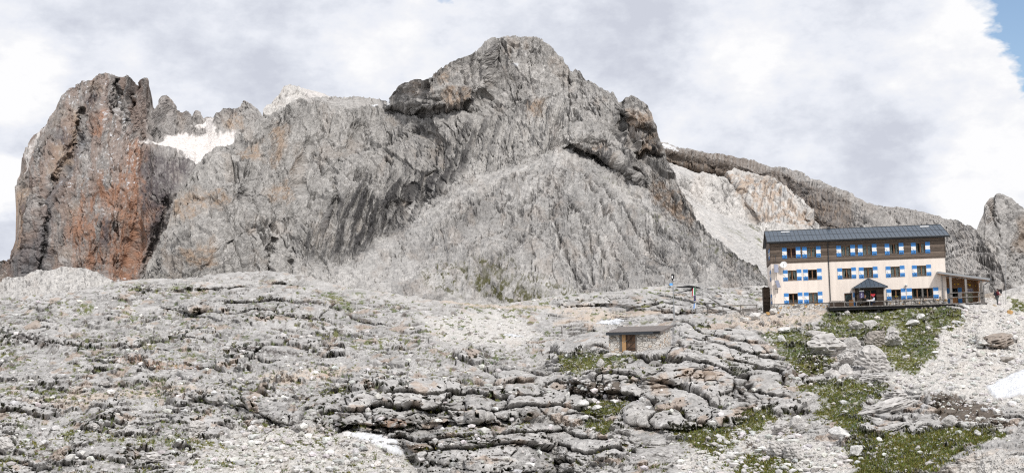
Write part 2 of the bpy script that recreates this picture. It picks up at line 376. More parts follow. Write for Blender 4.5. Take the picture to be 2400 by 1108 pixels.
# ------------------------------------------------------------------ west massif and the snow cirque beside it
E_crest = [(-160,690),(-60,640),(-20,612),(0,606),(16,607),(20,600),(30,580),(34,552),(31,489),(32,441),(37,418),(46,394),(45,369),(51,355),(58,343),(73,321),(83,312),(97,304),(107,301),(115,289),(117,277),(129,260),(137,240),(146,226),(158,213),(171,206),(180,195),(193,190),(205,190),(217,190),(227,179),(241,174),(256,174),(271,178),(285,182),(290,179),(300,174),(312,180),(319,191),(325,200),(329,203),(331.5,187),(338,182),(346,183),(352,195),(354,213),(357,245),(361,256),(366,247),(373,233),(380,224),(385,222),(396,232),(402,237),(413,243),(420,254),(428,262),(433,261),(438,258),(450,264),(453,271),(456,267),(459,256),(469,262),(472,269),(476,275),(480,271),(491,272),(496,277),(500,271),(506,264),(515,263),(521,252),(536,252),(554,252),(567,251),(568,240),(576,237),(591,247),(604,256),(614,269),(640,300),(760,420)]
WALLTOP = [(300,342),(318,340),(345,345),(360,348),(385,350),(410,353),(430,360),(445,371),(470,388),(520,410)]
E_c = [(-100,700,1650),(0,660,1640),(120,660,1600),(250,660,1560),(400,660,1560),(600,600,1650),(35,450,1720),(120,300,1790),(240,180,1830),(345,190,1880),(120,480,1640),(230,430,1640),(330,420,1640),(430,400,1660),(390,230,2100),(480,290,2250),(575,245,2250),(640,350,2050),(500,330,2080),(430,330,1950),(600,450,1800),(200,560,1600),(320,560,1590),(280,300,1740)]
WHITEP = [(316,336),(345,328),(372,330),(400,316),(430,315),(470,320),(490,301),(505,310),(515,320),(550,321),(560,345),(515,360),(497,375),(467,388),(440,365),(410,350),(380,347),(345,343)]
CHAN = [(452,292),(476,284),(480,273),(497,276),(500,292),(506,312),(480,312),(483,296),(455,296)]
def E_log(U, V):
    L = tps(E_c, U, V); WU, WV = warp(U, V, 30, 9)
    wl = line(WALLTOP, U) + 3 * fbm(U / 12, U * 0, U * 0, 3); L = L + .055 * (1 - sst(-9, 1, V - wl)) * sst(298, 345, U) * (1 - sst(470, 520, U))
    for pl, a, w in [([(190,260),(178,330),(150,390),(128,420),(108,490),(104,560),(95,640)], .016, 7), ([(322,200),(316,250),(308,290)], .02, 4), ([(273,190),(270,235),(262,270)], .012, 6), ([(225,200),(215,240),(205,300),(190,360)], .008, 9),
                     ([(345,352),(335,450),(322,560),(290,650)], .014, 22), ([(395,480),(370,560),(345,640)], .018, 16), ([(450,330),(448,300)], .012, 8), ([(60,420),(55,520),(50,600)], .006, 10), ([(235,450),(230,540),(228,640)], .006, 14)]:
        L = L + crease(WU, WV, pl, a * .85, w * .9)
    for pl, a, w in [([(345,190),(340,260),(325,330)], -.012, 11), ([(300,180),(296,260)], -.008, 9), ([(245,190),(240,260),(235,330)], -.01, 12), ([(160,250),(150,330),(90,480),(70,600)], -.012, 26), ([(245,520),(200,600),(120,650)], -.012, 30)]:
        L = L + crease(WU, WV, pl, a * .85, w * .9)
    return L
def E_disp(U, V, P, N):
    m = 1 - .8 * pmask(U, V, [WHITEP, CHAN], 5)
    return rock(P, 75, .45, 1.0, 1.0, seed=40, tall=3.2, crack=1.3) * m
def E_col(U, V, P, N, d):
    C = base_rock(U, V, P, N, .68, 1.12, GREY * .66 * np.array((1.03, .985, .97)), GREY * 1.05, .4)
    w = warp(U, V, 22, 9)
    C = mixc(C, TAN * .95, .75 * pmask(*w, [[(165,255),(187,262),(182,310),(176,345),(152,395),(128,425),(120,410),(125,350),(140,335),(165,318)], [(33,440),(58,430),(62,500),(50,575),(33,578)], [(520,270),(560,262),(575,300),(545,325),(520,300)]], 9) * (.45 + .55 * blotch(U, V, 12, 5, -.3, .3)))
    C = mixc(C, np.array((.26, .185, .15)), .55 * blotch(U, V, 48, 67, -.2, .25, .6, 2.2) * (1 - sst(335, 375, U)))
    C = mixc(C, PALE * .72, .6 * sst(480, 520, U) * blotch(U, V, 20, 68, -.4, .2))
    C = mixc(C, ORANGE * .8, .7 * blotch(U, V, 26, 66, .0, .25, .45, 2.4) * pmask(U, V, [[(190,430),(345,350),(350,520),(300,660),(190,650),(150,560)]], 25))
    C = mixc(C, ORANGE * .92, .8 * pmask(*w, [[(228,272),(258,264),(247,300),(225,322),(213,312)], [(310,340),(345,350),(334,400),(340,470),(385,480),(352,540),(338,600),(320,655),(252,662),(262,600),(278,520),(280,470),(300,420)], [(205,585),(226,578),(227,622),(206,628)], [(168,495),(196,470),(196,545),(170,560)], [(295,330),(330,335),(322,400),(300,420)], [(225,440),(285,440),(290,500),(235,480)]], 10) * (.35 + .65 * blotch(U, V, 14, 6, -.25, .25, .7, 1.5)))
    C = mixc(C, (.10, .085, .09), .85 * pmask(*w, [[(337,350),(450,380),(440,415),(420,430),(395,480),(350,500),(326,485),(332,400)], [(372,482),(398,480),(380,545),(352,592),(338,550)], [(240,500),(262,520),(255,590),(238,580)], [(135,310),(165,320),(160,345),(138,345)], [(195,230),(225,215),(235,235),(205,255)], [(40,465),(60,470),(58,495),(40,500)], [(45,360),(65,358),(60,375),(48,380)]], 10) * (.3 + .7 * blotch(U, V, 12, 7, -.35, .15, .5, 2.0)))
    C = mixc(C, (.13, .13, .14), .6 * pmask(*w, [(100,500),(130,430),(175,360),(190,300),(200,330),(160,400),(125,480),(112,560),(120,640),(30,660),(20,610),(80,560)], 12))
    C = mixc(C, WHITE * .95, .8 * pmask(*w, [[(52,360),(75,322),(110,300),(112,312),(80,345),(62,375),(60,395),(48,400)]], 4))
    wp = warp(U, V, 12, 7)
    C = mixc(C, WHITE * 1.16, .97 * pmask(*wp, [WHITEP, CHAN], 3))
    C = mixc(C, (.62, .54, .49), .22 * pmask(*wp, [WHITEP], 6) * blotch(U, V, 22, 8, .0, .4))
    sp = sst(.5, .62, fbm(U / 8, V / 5, U * 0 + 60, 3)) * sst(.45, .7, N[..., 2]) * (U < 330)
    return mixc(C, SNOW, .8 * sp)
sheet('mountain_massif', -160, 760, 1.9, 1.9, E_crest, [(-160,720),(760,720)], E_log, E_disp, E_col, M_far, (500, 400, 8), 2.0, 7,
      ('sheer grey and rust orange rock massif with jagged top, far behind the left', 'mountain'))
# ------------------------------------------------------------------ pale summit behind the shoulder
G_crest = [(560,330),(600,300),(616,273),(617,256),(627,246),(636,243),(640,236),(649,226),(658,216),(664,206),(675,201.5),(695,204),(714,208),(740,214),(765,222),(800,236),(840,260)]
sheet('mountain_peak', 560, 840, 1.9, 1.9, G_crest, [(560,380),(840,380)], lambda U, V: tps([(560,370,1300),(840,370,1300),(680,210,1420),(620,270,1350),(800,260,1440)], U, V),
      lambda U, V, P, N: rock(P, 60, 1, 1.2, 1, seed=7) * (1 - .8 * pmask(U, V, [(712,205),(840,200),(840,260),(720,240)], 6)),
      lambda U, V, P, N, d: mixc(base_rock(U, V, P, N, .85, 1.3, GREY * 1.0, PALE * 1.2, .7), WHITE * .85, .85 * pmask(*warp(U, V, 12, 5), [(706,200),(840,190),(840,270),(712,240)], 4)), M_far, (300, 250, 6), 1.5, 7,
      ('pale rocky summit with a smooth white slope, peeping over the long shoulder', 'mountain'))
# ------------------------------------------------------------------ main mountain
C_crest = [(318,662),(335,640),(350,590),(372,550),(400,500),(415,470),(432,440),(450,408),(467,383.5),(497.5,357.5),(513,340),(536.5,337),(547,329),(549.5,314),(569,305.6),(591,286),(612,275),(634,271),(656,258),(675,243),(692.5,235),(718.5,234),(740,228),(760,225),(800,228),(850,230),(880,235),(908,237),(912,240),(919,228),(923.5,215.5),(936,200),(957.5,191),(974,185.5),(988,190),(1000,183),(1014,177),(1017,171),(1025.5,157),(1040,152),(1058,143),(1077,134.5),(1105,126),(1117,117),(1133.5,105),(1152,97),(1171,94.6),(1187.5,91),(1206,86),(1218,87),(1232,89),(1253,90),(1267,94.6),(1286,104),(1300,114.6),(1307,124),(1319,133),(1323,143),(1331.5,151),(1335.5,164),(1341,167),(1347.7,159.5),(1358.5,164),(1366.6,178),(1388,191.4),(1402,202),(1431.6,221),(1437,217),(1444,226.6),(1453,241),(1457,240),(1467,229),(1480,223),(1494,228),(1505,239),(1518,248),(1525,264.5),(1530,276),(1535,293),(1540,312),(1547,334),(1555,358),(1562,380),(1577,407),(1592,437),(1610,472),(1627,505),(1640,525),(1703,579),(1754,624),(1794,657),(1850,700),(1920,745)]
C_foot = [(318,720),(800,720),(1000,735),(1200,745),(1400,725),(1600,700),(1800,720),(1920,760)]
C_c = [(318,700,600),(335,640,610),(467,384,690),(600,285,730),(760,226,800),(915,237,800),(700,450,660),(500,550,600),(700,640,580),(1000,268,735),(1000,185,745),(1206,88,790),(1100,150,760),(1150,225,748),(1290,310,690),(1250,500,610),(1250,680,535),(900,560,625),(1100,430,655),(1490,230,720),(1540,372,690),(1600,480,640),(1700,580,590),(1794,657,540),(1900,735,520),(1600,660,530),(1000,700,510),(800,670,550),(1420,380,675),(1400,560,590),(800,250,780),(330,690,590),(1200,735,505),(600,690,570),(1350,190,760)]
UPB = [(905,258),(940,264),(960,270),(1045,269),(1085,259),(1120,238),(1150,218)]
UPT = [(905,236),(923,200),(960,185),(1000,176),(1030,150),(1080,130),(1150,120)]
FAN = [(1330,320),(1345,335),(1420,390),(1520,450),(1640,540),(1800,660),(1800,720),(900,720),(740,690),(800,620),(897,560),(1015,476),(1134,405),(1240,365)]
SCREE = [[(1290,345),(1345,338),(1400,372),(1330,378),(1230,398),(1150,440),(1060,500),(960,560),(880,610),(800,640),(720,672),(700,655),(767,627),(897,553),(1015,472),(1134,400),(1230,362)], [(700,655),(860,605),(960,600),(1060,640),(1090,690),(1200,720),(700,720)], [(1230,645),(1290,650),(1410,700),(1380,720),(1290,712)], [(1400,415),(1450,425),(1530,480),(1620,560),(1560,530),(1470,478)], [(1655,610),(1680,660),(1670,690),(1640,680)], [(1200,200),(1150,225),(1160,232),(1210,208)]]
RIBZ = [[(1180,275),(1300,225),(1350,330),(1240,362),(1140,398),(1020,468),(900,550),(850,560),(1000,440),(1100,370)]]
STREAK = [[(780,470),(850,420),(930,390),(1000,340),(1090,300),(1180,265),(1225,225),(1290,215),(1300,285),(1230,330),(1150,385),(1080,430),(1000,475),(900,545),(850,590),(700,620),(690,560)]]
GWEDGE = [[(1072,645),(1110,642),(1180,656),(1240,672),(1305,692),(1250,706),(1185,712),(1125,694),(1098,668)]]
def C_log(U, V):
    L = tps(C_c, U, V)
    L = L + band(U + 4 * fbm(U / 16, V / 16, U * 0 + 8, 3), V + 4 * fbm(U / 20, V / 20, U * 0 + 7, 4), UPT, UPB, .03, 20, .010, 12)
    L = L + band(U, V, [(985,225),(1040,205),(1090,192),(1115,195)], [(985,262),(1040,262),(1080,258),(1115,246)], .010, 6, .008, 10)
    L = L + band(U, V, [(1330,320),(1390,310),(1440,330),(1500,370)], [(1330,338),(1375,362),(1440,392),(1500,440)], .02, 12, .016, 14)
    L = L + band(U, V, [(1452,238),(1480,223),(1535,240)], [(1452,262),(1490,300),(1535,312)], .016, 8, .010, 8) + band(U, V, [(1490,310),(1553,312)], [(1490,350),(1553,372)], .010, 6, .008, 8)
    L = L + band(U, V, [(590,292),(660,268),(740,262),(830,282),(930,285)], [(590,330),(660,312),(740,285),(830,300),(930,300)], .005, 18, .0, 30)
    L = L + band(U, V, [(420,470),(500,430),(600,430),(700,480)], [(420,520),(500,480),(600,480),(700,530)], .012, 20, .0, 30)
    for pl, a, w in [([(780,420),(790,470),(775,520)], .012, 7), ([(560,330),(590,400),(570,470)], .008, 10), ([(730,330),(700,400),(710,450)], .009, 9), ([(900,500),(930,480),(920,545),(880,570)], .016, 18), ([(960,430),(940,500)], .01, 10), ([(1010,400),(990,470)], .01, 9),
                     ([(628,600),(632,635)], .009, 5), ([(680,610),(684,640)], .009, 5), ([(640,560),(632,600)], .012, 6), ([(500,600),(560,560),(640,530),(700,510)], .006, 12), ([(850,300),(800,380),(760,420)], .008, 14), ([(1460,240),(1455,300),(1450,340)], .008, 7),
                     ([(1500,400),(1512,440)], .016, 6), ([(1590,430),(1600,490)], .008, 7), ([(1290,225),(1270,260),(1255,300)], .008, 8), ([(1320,410),(1400,470),(1540,580)], .004, 14), ([(1500,590),(1580,640)], .007, 7), ([(1430,570),(1445,620)], .007, 6)]:
        L = L + crease(U, V, pl, a, w)
    for pl, a, w in [([(1290,315),(1150,390),(1050,470),(900,590)], -.004, 16), ([(1290,310),(1330,400),(1360,520),(1400,640)], -.012, 60), ([(1206,90),(1240,160),(1280,230)], -.01, 40), ([(600,300),(560,400),(480,520),(400,640)], -.010, 45), ([(850,330),(820,420),(720,560)], -.01, 40), ([(1300,470),(1340,460),(1340,480)], -.008, 14), ([(440,580),(500,600)], -.008, 25)]:
        L = L + crease(U, V, pl, a, w)
    return L
GULLY = [[(1400,430),(1480,520),(1560,600),(1640,665)], [(1340,480),(1400,560),(1440,640),(1460,680)], [(1450,430),(1540,520),(1660,620)], [(1500,480),(1620,580),(1730,655)], [(1300,520),(1320,600),(1360,660)], [(1280,430),(1200,500),(1130,560)], [(1240,405),(1140,455),(1060,530)], [(1180,425),(1080,485),(1000,560)], [(1250,520),(1190,600),(1150,640)], [(1370,410),(1420,500),(1500,600),(1540,660)], [(1320,390),(1300,470),(1260,560)], [(1420,600),(1470,660)], [(1540,570),(1610,640)], [(1360,560),(1390,640)]]
def C_gul(U, V):
    wu, wv = warp(U, V, 24, 11); o = np.zeros(U.shape)
    for k, pl in enumerate(GULLY): o = np.maximum(o, crease(wu, wv, pl, 1.0 if k < 10 else .7, 4.2 + (k % 3)))
    return o * sst(-.45, .05, fbm(U / 18, V / 18, U * 0 + 53, 4, .6))
def C_fan(U, V):
    ang = np.arctan2(U - 1345, V - 235); r = np.hypot(U - 1345, V - 235)
    w = .022 * fbm(U / 60, V / 60, U * 0 + 2, 4, .6)
    return (ang + w) * 16 + .5 * fbm(U / 14, V / 30, U * 0 + 44, 3), r / 90
def C_rib(U, V):
    xs = U + .34 * V + 5 * fbm(U / 40, V / 40, U * 0 + 26, 4, .6)
    return fbm(xs / 13, V / 85, U * 0 + 27, 5, .62)
def C_disp(U, V, P, N):
    fm = .8 * pmask(*warp(U, V, 40, 14), [FAN], 22); sc = pmask(*warp(U, V, 25, 10), SCREE, 10); plat = pmask(U, V, [(700,228),(905,236),(905,262),(850,262),(720,248)], 5)
    a = rock(P, 40, .9, 1.25, 1.15, C_fan(U, V), fm, seed=3, tall=2.0, crack=1.5)
    rz = pmask(*warp(U, V, 50, 20), STREAK + RIBZ, 20); a = a * (1 - .35 * rz) + rz * 5.0 * (C_rib(U, V) - .2)
    a = a - 3.2 * C_gul(U, V) + 1.6 * fm * C_gul(U + 8, V - 2)
    return a * (1 - .2 * fm) * (1 - .5 * sc) * (1 - .7 * plat)
def C_col(U, V, P, N, d):
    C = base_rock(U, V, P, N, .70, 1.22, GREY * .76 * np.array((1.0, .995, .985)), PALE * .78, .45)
    fr_ = C_rib(U, V); fm = pmask(U + 22 * fr_ + 10 * fbm(U / 20, V / 20, U * 0 + 52, 4), V + 10 * fr_, FAN, 18); fa, fb = C_fan(U, V)
    n = fbm(fa * 1.2, fb, fa * 0 + 7, 5, .62)
    C = mixc(C, np.array((.41, .40, .39)), .38 * fm) * (1 + .24 * fm * n)[..., None]
    dk = pmask(*warp(U, V, 30, 14), [[(1000,478),(1100,440),(1145,470),(1090,545),(1020,530)], [(1290,450),(1350,450),(1350,485),(1290,480)], [(1440,560),(1500,600),(1470,640)], [(1180,500),(1230,470),(1240,560),(1200,600)], [(1560,580),(1640,620),(1600,650)]], 16)
    C = mixc(C, GREY * .58, fm * np.clip(.8 * dk + .55 * blotch(U, V, 75, 50, -.05, .4), 0, .8) * (.4 + .8 * sst(-.3, .3, n)))
    C = mixc(C, DARK * 1.6, .35 * fm * sst(.15, .45, fbm(U / 5 - V / 40, V / 9, U * 0 + 46, 4, .65)) * blotch(U, V, 60, 47, -.3, .3))
    C = mixc(C, TAN * .95, 0.15 * fm * blotch(U, V, 45, 48, .05, .5))
    C = mixc(C, DARK * 1.3, .75 * fm * sst(.25, .6, fbm(fa * 2.6, fb * 1.6, fa * 0 + 17, 4, .62)) * blotch(U, V, 90, 9, -.2, .35))
    C = mixc(C, DARK * .9, .62 * C_gul(U, V)); C = mixc(C, PALE * 1.05, .5 * C_gul(U + 7, V - 2) * fm)
    C = mixc(C, TAN * .9, .6 * pmask(*warp(U, V, 20, 8), [[(1535,395),(1590,440),(1628,525),(1600,515),(1560,470),(1530,440)], [(1470,255),(1530,270),(1525,305),(1480,300)]], 9) * blotch(U, V, 13, 54, -.3, .2))
    st = pmask(*warp(U, V, 50, 20), STREAK, 22); rz = pmask(*warp(U, V, 40, 14), RIBZ, 20); s1_ = C_rib(U, V); C = mixc(C, PALE * .85, .9 * rz * sst(-.15, .35, -s1_ + .1))
    core = pmask(*warp(U, V, 40, 18), [[(820,480),(900,430),(1000,390),(1080,360),(1130,350),(1060,430),(960,500),(900,555),(850,580),(790,570)]], 20)
    s1 = C_rib(U, V)
    C = mixc(C, DARK * .62, np.clip(.68 * st * sst(-.05, .28, s1) * (1 - .6 * rz) + .8 * core * sst(-.35, .08, s1), 0, .93))
    C = mixc(C, PALE * .92, np.clip(pmask(*warp(U, V, 32, 18), SCREE, 16) * (.36 + .9 * n + .6 * fbm(U / 11, V / 11, U * 0 + 49, 4, .65)), 0, .9))
    w = warp(U, V, 18, 8)
    C = mixc(C, TAN * .85, .75 * pmask(*w, [[(1032,212),(1060,200),(1110,198),(1112,235),(1062,262),(1048,255)], [(965,190),(985,195),(975,225),(955,215)], [(1027,165),(1060,160),(1050,195),(1030,195)], [(1468,262),(1526,272),(1520,300),(1490,305)], [(1488,310),(1535,312),(1545,360),(1510,360)], [(1390,330),(1425,335),(1425,360),(1385,355)], [(560,340),(620,320),(610,380),(560,380)], [(640,290),(680,300),(660,370),(640,380)], [(400,480),(440,450),(520,440),(545,470),(480,520),(410,540)], [(430,590),(500,575),(510,620),(450,635)], [(1520,430),(1600,500),(1625,525),(1600,520),(1530,470)], [(620,430),(690,400),(700,450),(640,470)], [(1230,240),(1280,230),(1275,270),(1240,280)]], 8) * (.25 + .75 * blotch(U, V, 14, 12, -.2, .3)))
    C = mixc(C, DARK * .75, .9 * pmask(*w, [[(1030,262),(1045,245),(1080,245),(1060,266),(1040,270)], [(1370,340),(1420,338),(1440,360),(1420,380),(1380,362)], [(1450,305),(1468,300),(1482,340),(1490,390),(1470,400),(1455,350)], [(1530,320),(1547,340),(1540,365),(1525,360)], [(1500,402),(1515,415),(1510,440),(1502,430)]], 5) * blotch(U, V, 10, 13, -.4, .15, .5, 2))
    for x, y0, y1 in [(1082, 200, 255), (1116, 205, 245), (1087, 215, 250), (1190, 130, 170), (1164, 140, 165), (1215, 115, 140), (1240, 235, 262), (1225, 240, 270), (1140, 145, 180), (1017, 235, 265), (1042, 240, 268)]:
        C = mixc(C, DARK * .8, .85 * np.exp(-((U - x + 2 * fbm(V / 15, U * 0, U * 0 + x, 2)) / 3.2) ** 2) * sst(y0 - 4, y0 + 4, V) * (1 - sst(y1 - 8, y1 + 8, V)))
    plat = pmask(*warp(U, V, 20, 4), [(700,226),(905,234),(905,262),(850,262),(720,248)], 5)
    C = mixc(C, GREY * 1.15, .7 * plat)
    C = mixc(C, SNOW, pmask(U, V, [[(870,250),(885,249),(884,253),(871,254)], [(1200,156),(1216,155),(1214,160)], [(912,234),(917,240),(912,250)]], 2))
    # turf
    gn = fbm(fa * 2.4, fb * 2, fa * 0 + 33, 4, .6)
    g = pmask(*warp(U, V, 15, 9), GWEDGE, 9) * sst(-.2, .2, gn + .5 * fbm(U / 6, V / 4, U * 0 + 39, 4))
    gr = pmask(U, V, [[(1030,615),(1180,620),(1300,660),(1410,690),(1330,700),(1240,660),(1100,640),(1080,700),(1020,690),(980,640)]], 16) * sst(.18, .34, fbm(fa * 4, fb * 5, fa * 0 + 35, 3))
    ln = pmask(U, V, [[(1490,490),(1540,500),(1800,640),(1790,660)], [(1400,410),(1500,460),(1490,470)]], 8) * sst(.28, .42, fbm(fa * 5, fb * 6, fa * 0 + 37, 3))
    C = mixc(C, GRASS * np.array((.95, .85, 1.0)), np.clip(.95 * g + .9 * gr, 0, .9)); C = mixc(C, GRASS, .6 * ln)
    bt = pmask(U, V, [[(340,640),(900,690),(760,700),(340,690)]], 20) * sst(.3, .5, fbm(U / 9, V / 5, U * 0 + 71, 3))
    return mixc(C, GRASS * 1.2, .5 * bt)
sheet('mountain', 318, 1920, 1.75, 1.75, C_crest, C_foot, C_log, C_disp, C_col, M_rock, (300, 260, 8), 2.2, 8,
      ('broad grey rocky mountain with domed summit and fan of pale scree, filling the middle', 'mountain'))
# ------------------------------------------------------------------ ridges to the right
D1_crest = [(1480,312),(1546.5,332),(1572,339),(1602,349),(1642.5,351.6),(1683,364),(1723,372),(1774,382),(1804,392),(1834.5,394.5),(1870,402),(1910,417),(1946,432),(1981,447.6),(2006,463),(2032,475),(2072,480),(2112.5,485.5),(2158,493),(2188,506),(2210,512),(2224,515),(2232,514),(2239,511),(2246,516),(2254,521),(2275,531),(2289,540),(2309,571),(2330,600),(2349,623),(2356,651),(2368,672),(2420,730)]
D1_B = [(1480,375),(1600,395),(1700,415),(1800,460),(1900,520),(2000,560),(2100,560),(2250,610)]
sheet('mountain_ridge', 1480, 2420, 1.9, 1.9, D1_crest, [(1480,440),(1800,600),(1900,720),(2420,760)],
      lambda U, V: tps([(1500,330,1750),(1500,420,1650),(1700,370,1700),(1700,480,1560),(1950,440,1500),(1950,600,1250),(2200,510,1350),(2150,640,1050),(2289,540,1150),(2368,690,900),(2250,720,850),(2000,700,1050)], U, V) + band(U, V, [(1480,330),(1600,362),(1720,385),(1830,405),(1900,435),(1990,470),(2060,500)], D1_B, .035, 14, .006, 30)
      + crease(U, V, [(1830,400),(1850,450)], .012, 12) + crease(U, V, [(2000,480),(1980,530)], .01, 14) + crease(U, V, [(2250,600),(2300,640),(2330,680)], -.012, 24) + crease(U, V, [(2310,640),(2330,700)], .01, 9),
      lambda U, V, P, N: rock(P, 50, .4, 1.2, 1.1, seed=90, tall=3.4, crack=1.7),
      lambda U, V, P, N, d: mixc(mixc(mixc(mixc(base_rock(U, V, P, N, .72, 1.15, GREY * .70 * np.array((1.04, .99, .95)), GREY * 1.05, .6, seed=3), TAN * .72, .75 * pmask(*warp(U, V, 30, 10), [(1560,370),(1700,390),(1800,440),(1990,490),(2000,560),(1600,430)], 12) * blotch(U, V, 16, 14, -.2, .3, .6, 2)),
          np.array((.175, .14, .115)), .8 * pmask(*warp(U, V, 24, 7), [(1540,345),(1640,354),(1780,386),(1850,408),(1990,468),(2000,560),(1900,545),(1700,432),(1560,392)], 6) * (.45 + .55 * blotch(U, V, 9, 24, -.3, .25, .5, 4))),
          DARK * 1.1, .72 * pmask(*warp(U, V, 30, 10), [(1820,400),(1900,430),(2000,490),(2060,530),(1960,560),(1900,500)], 18) * blotch(U, V, 11, 15, -.2, .3, .5, 2.6)),
          PALE * .8, .6 * pmask(*warp(U, V, 25, 14), [[(2210,560),(2260,560),(2290,620),(2240,640),(2215,610)], [(2300,560),(2350,600),(2400,660),(2330,600)]], 12) * blotch(U, V, 12, 16, -.3, .3)), M_far, (400, 300, 6), 1.5, 9,
      ('long dark cliff ridge sloping down to the right behind the hut roof', 'mountain ridge'))
D1s = bpy.data.objects['mountain_ridge']
F_crest = [(2200,640),(2260,590),(2284,546),(2288,541),(2295,522),(2304,503),(2306.6,482),(2318,466),(2330,460.6),(2349,466),(2367.6,473),(2384,483),(2396,494),(2450,540),(2560,610)]
sheet('rock_peak', 2200, 2560, 1.9, 1.9, F_crest, [(2200,760),(2560,760)],
      lambda U, V: tps([(2290,540,1500),(2330,462,1560),(2400,500,1560),(2560,620,1560),(2300,700,1380),(2560,700,1380),(2200,700,1400)], U, V) + crease(U, V, [(2328,470),(2325,520),(2340,560)], .008, 8) + crease(U, V, [(2400,560),(2350,660)], .012, 12),
      lambda U, V, P, N: rock(P, 60, .5, 1.1, 1.1, seed=150, tall=2.2),
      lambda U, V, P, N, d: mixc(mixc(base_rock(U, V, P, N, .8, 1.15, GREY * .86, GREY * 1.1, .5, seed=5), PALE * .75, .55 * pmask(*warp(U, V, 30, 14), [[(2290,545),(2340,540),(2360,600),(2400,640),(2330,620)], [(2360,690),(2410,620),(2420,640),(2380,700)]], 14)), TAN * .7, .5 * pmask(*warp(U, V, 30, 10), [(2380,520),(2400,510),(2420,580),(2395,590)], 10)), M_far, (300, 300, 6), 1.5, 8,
      ('steep grey rock tooth at the far right, beyond the path', 'mountain'))
D2_crest = [(1480,360),(1544,372),(1567,382),(1637,407),(1658,410),(1692,413),(1700,404),(1718,394.5),(1754,400),(1794,417),(1829,437),(1855,453),(1885,473),(1905,493),(1913,523),(1930,533),(1980,565),(2040,600),(2140,660)]
D2_T = [(1690,400),(1720,392),(1760,400),(1830,438),(1890,478),(1916,520)]; D2_Bt = [(1690,455),(1740,505),(1790,525),(1850,535),(1900,540),(1916,545)]
sheet('rocky_spur', 1480, 2140, 1.9, 1.9, D2_crest, [(1480,480),(1640,600),(1800,740),(2140,740)],
      lambda U, V: tps([(1500,380,900),(1650,410,960),(1720,395,980),(1900,490,930),(1720,500,880),(1850,540,850),(1640,520,800),(1750,650,660),(1850,700,600),(2100,650,800),(2000,720,640),(1560,440,850)], U, V) + band(U, V, D2_T, D2_Bt, .035, 12, .0, 14)
      + band(U, V, [(1560,400),(1630,410),(1690,420)], [(1560,425),(1630,450),(1690,480)], .016, 12, 0, 20) + crease(U, V, [(1698,415),(1730,460),(1775,525)], .014, 8) + crease(U, V, [(1620,500),(1700,580),(1790,650)], .01, 18),
      lambda U, V, P, N: rock(P, 40, .6, 1.2, 1.1, seed=200, tall=2.2) * (1 - .78 * pmask(*warp(U, V, 20, 8), [[(1600,460),(1690,500),(1790,540),(1900,545),(2100,680),(2100,740),(1800,740),(1700,600)], [(1480,355),(1560,378),(1640,404),(1640,420),(1480,420)]], 10)),
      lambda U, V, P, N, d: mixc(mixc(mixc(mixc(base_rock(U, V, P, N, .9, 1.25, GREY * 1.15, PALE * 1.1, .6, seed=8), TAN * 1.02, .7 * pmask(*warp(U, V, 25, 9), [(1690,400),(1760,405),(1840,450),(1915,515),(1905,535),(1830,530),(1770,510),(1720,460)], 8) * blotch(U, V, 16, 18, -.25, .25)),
          DARK * 1.1, .7 * pmask(*warp(U, V, 20, 8), [(1690,420),(1790,420),(1880,480),(1870,520),(1770,510)], 12) * blotch(U, V, 9, 19, .08, .35, .5, 2.8)),
          np.array((.45, .44, .43)), (.55 + .8 * fbm((U - V * 1.3) / 9, (V + U * .6) / 60, U * 0 + 78, 4, .6)).clip(0, 1) * .95 * pmask(*warp(U, V, 20, 8), [[(1600,455),(1690,500),(1790,535),(1850,545),(1920,530),(2100,680),(2100,740),(1800,740),(1700,600)], [(1480,355),(1560,378),(1640,404),(1640,420),(1480,420)]], 8)),
          GRASS * 1.2, .75 * pmask(U, V, [[(1690,520),(1790,530),(1900,560),(1860,600),(1800,600)]], 14) * sst(.2, .4, fbm((U - V * 1.6) / 12, (V + U * .5) / 60, U * 0 + 77, 4))), M_rock, (200, 180, 6), 1.6, 8,
      ('pale and ochre rock spur above white scree, just left of the hut roof', 'rock spur'))
# ------------------------------------------------------------------ pale hill at the left
B_crest = [(-160,690),(-40,676),(0,668),(8,655),(24,650.5),(51.5,652),(70,641),(87,633),(119,633),(141,626),(173,626),(200,627.5),(230,635.6),(249,646),(265,660),(290,672),(360,690)]
sheet('hill', -160, 360, 1.7, 1.5, B_crest, [(-160,760),(360,760)], lambda U, V: tps([(-160,690,700),(0,670,690),(170,626,700),(265,660,640),(360,690,600),(0,750,560),(300,750,520),(150,700,610)], U, V),
      lambda U, V, P, N: rock(P, 16, .7, .6, 1.2, seed=260),
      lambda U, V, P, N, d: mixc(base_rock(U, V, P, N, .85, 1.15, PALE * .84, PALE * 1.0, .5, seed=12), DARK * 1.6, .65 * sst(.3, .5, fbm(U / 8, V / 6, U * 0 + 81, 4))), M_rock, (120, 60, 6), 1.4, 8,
      ('pale rubbly hill below the orange cliff at the left', 'hill'))
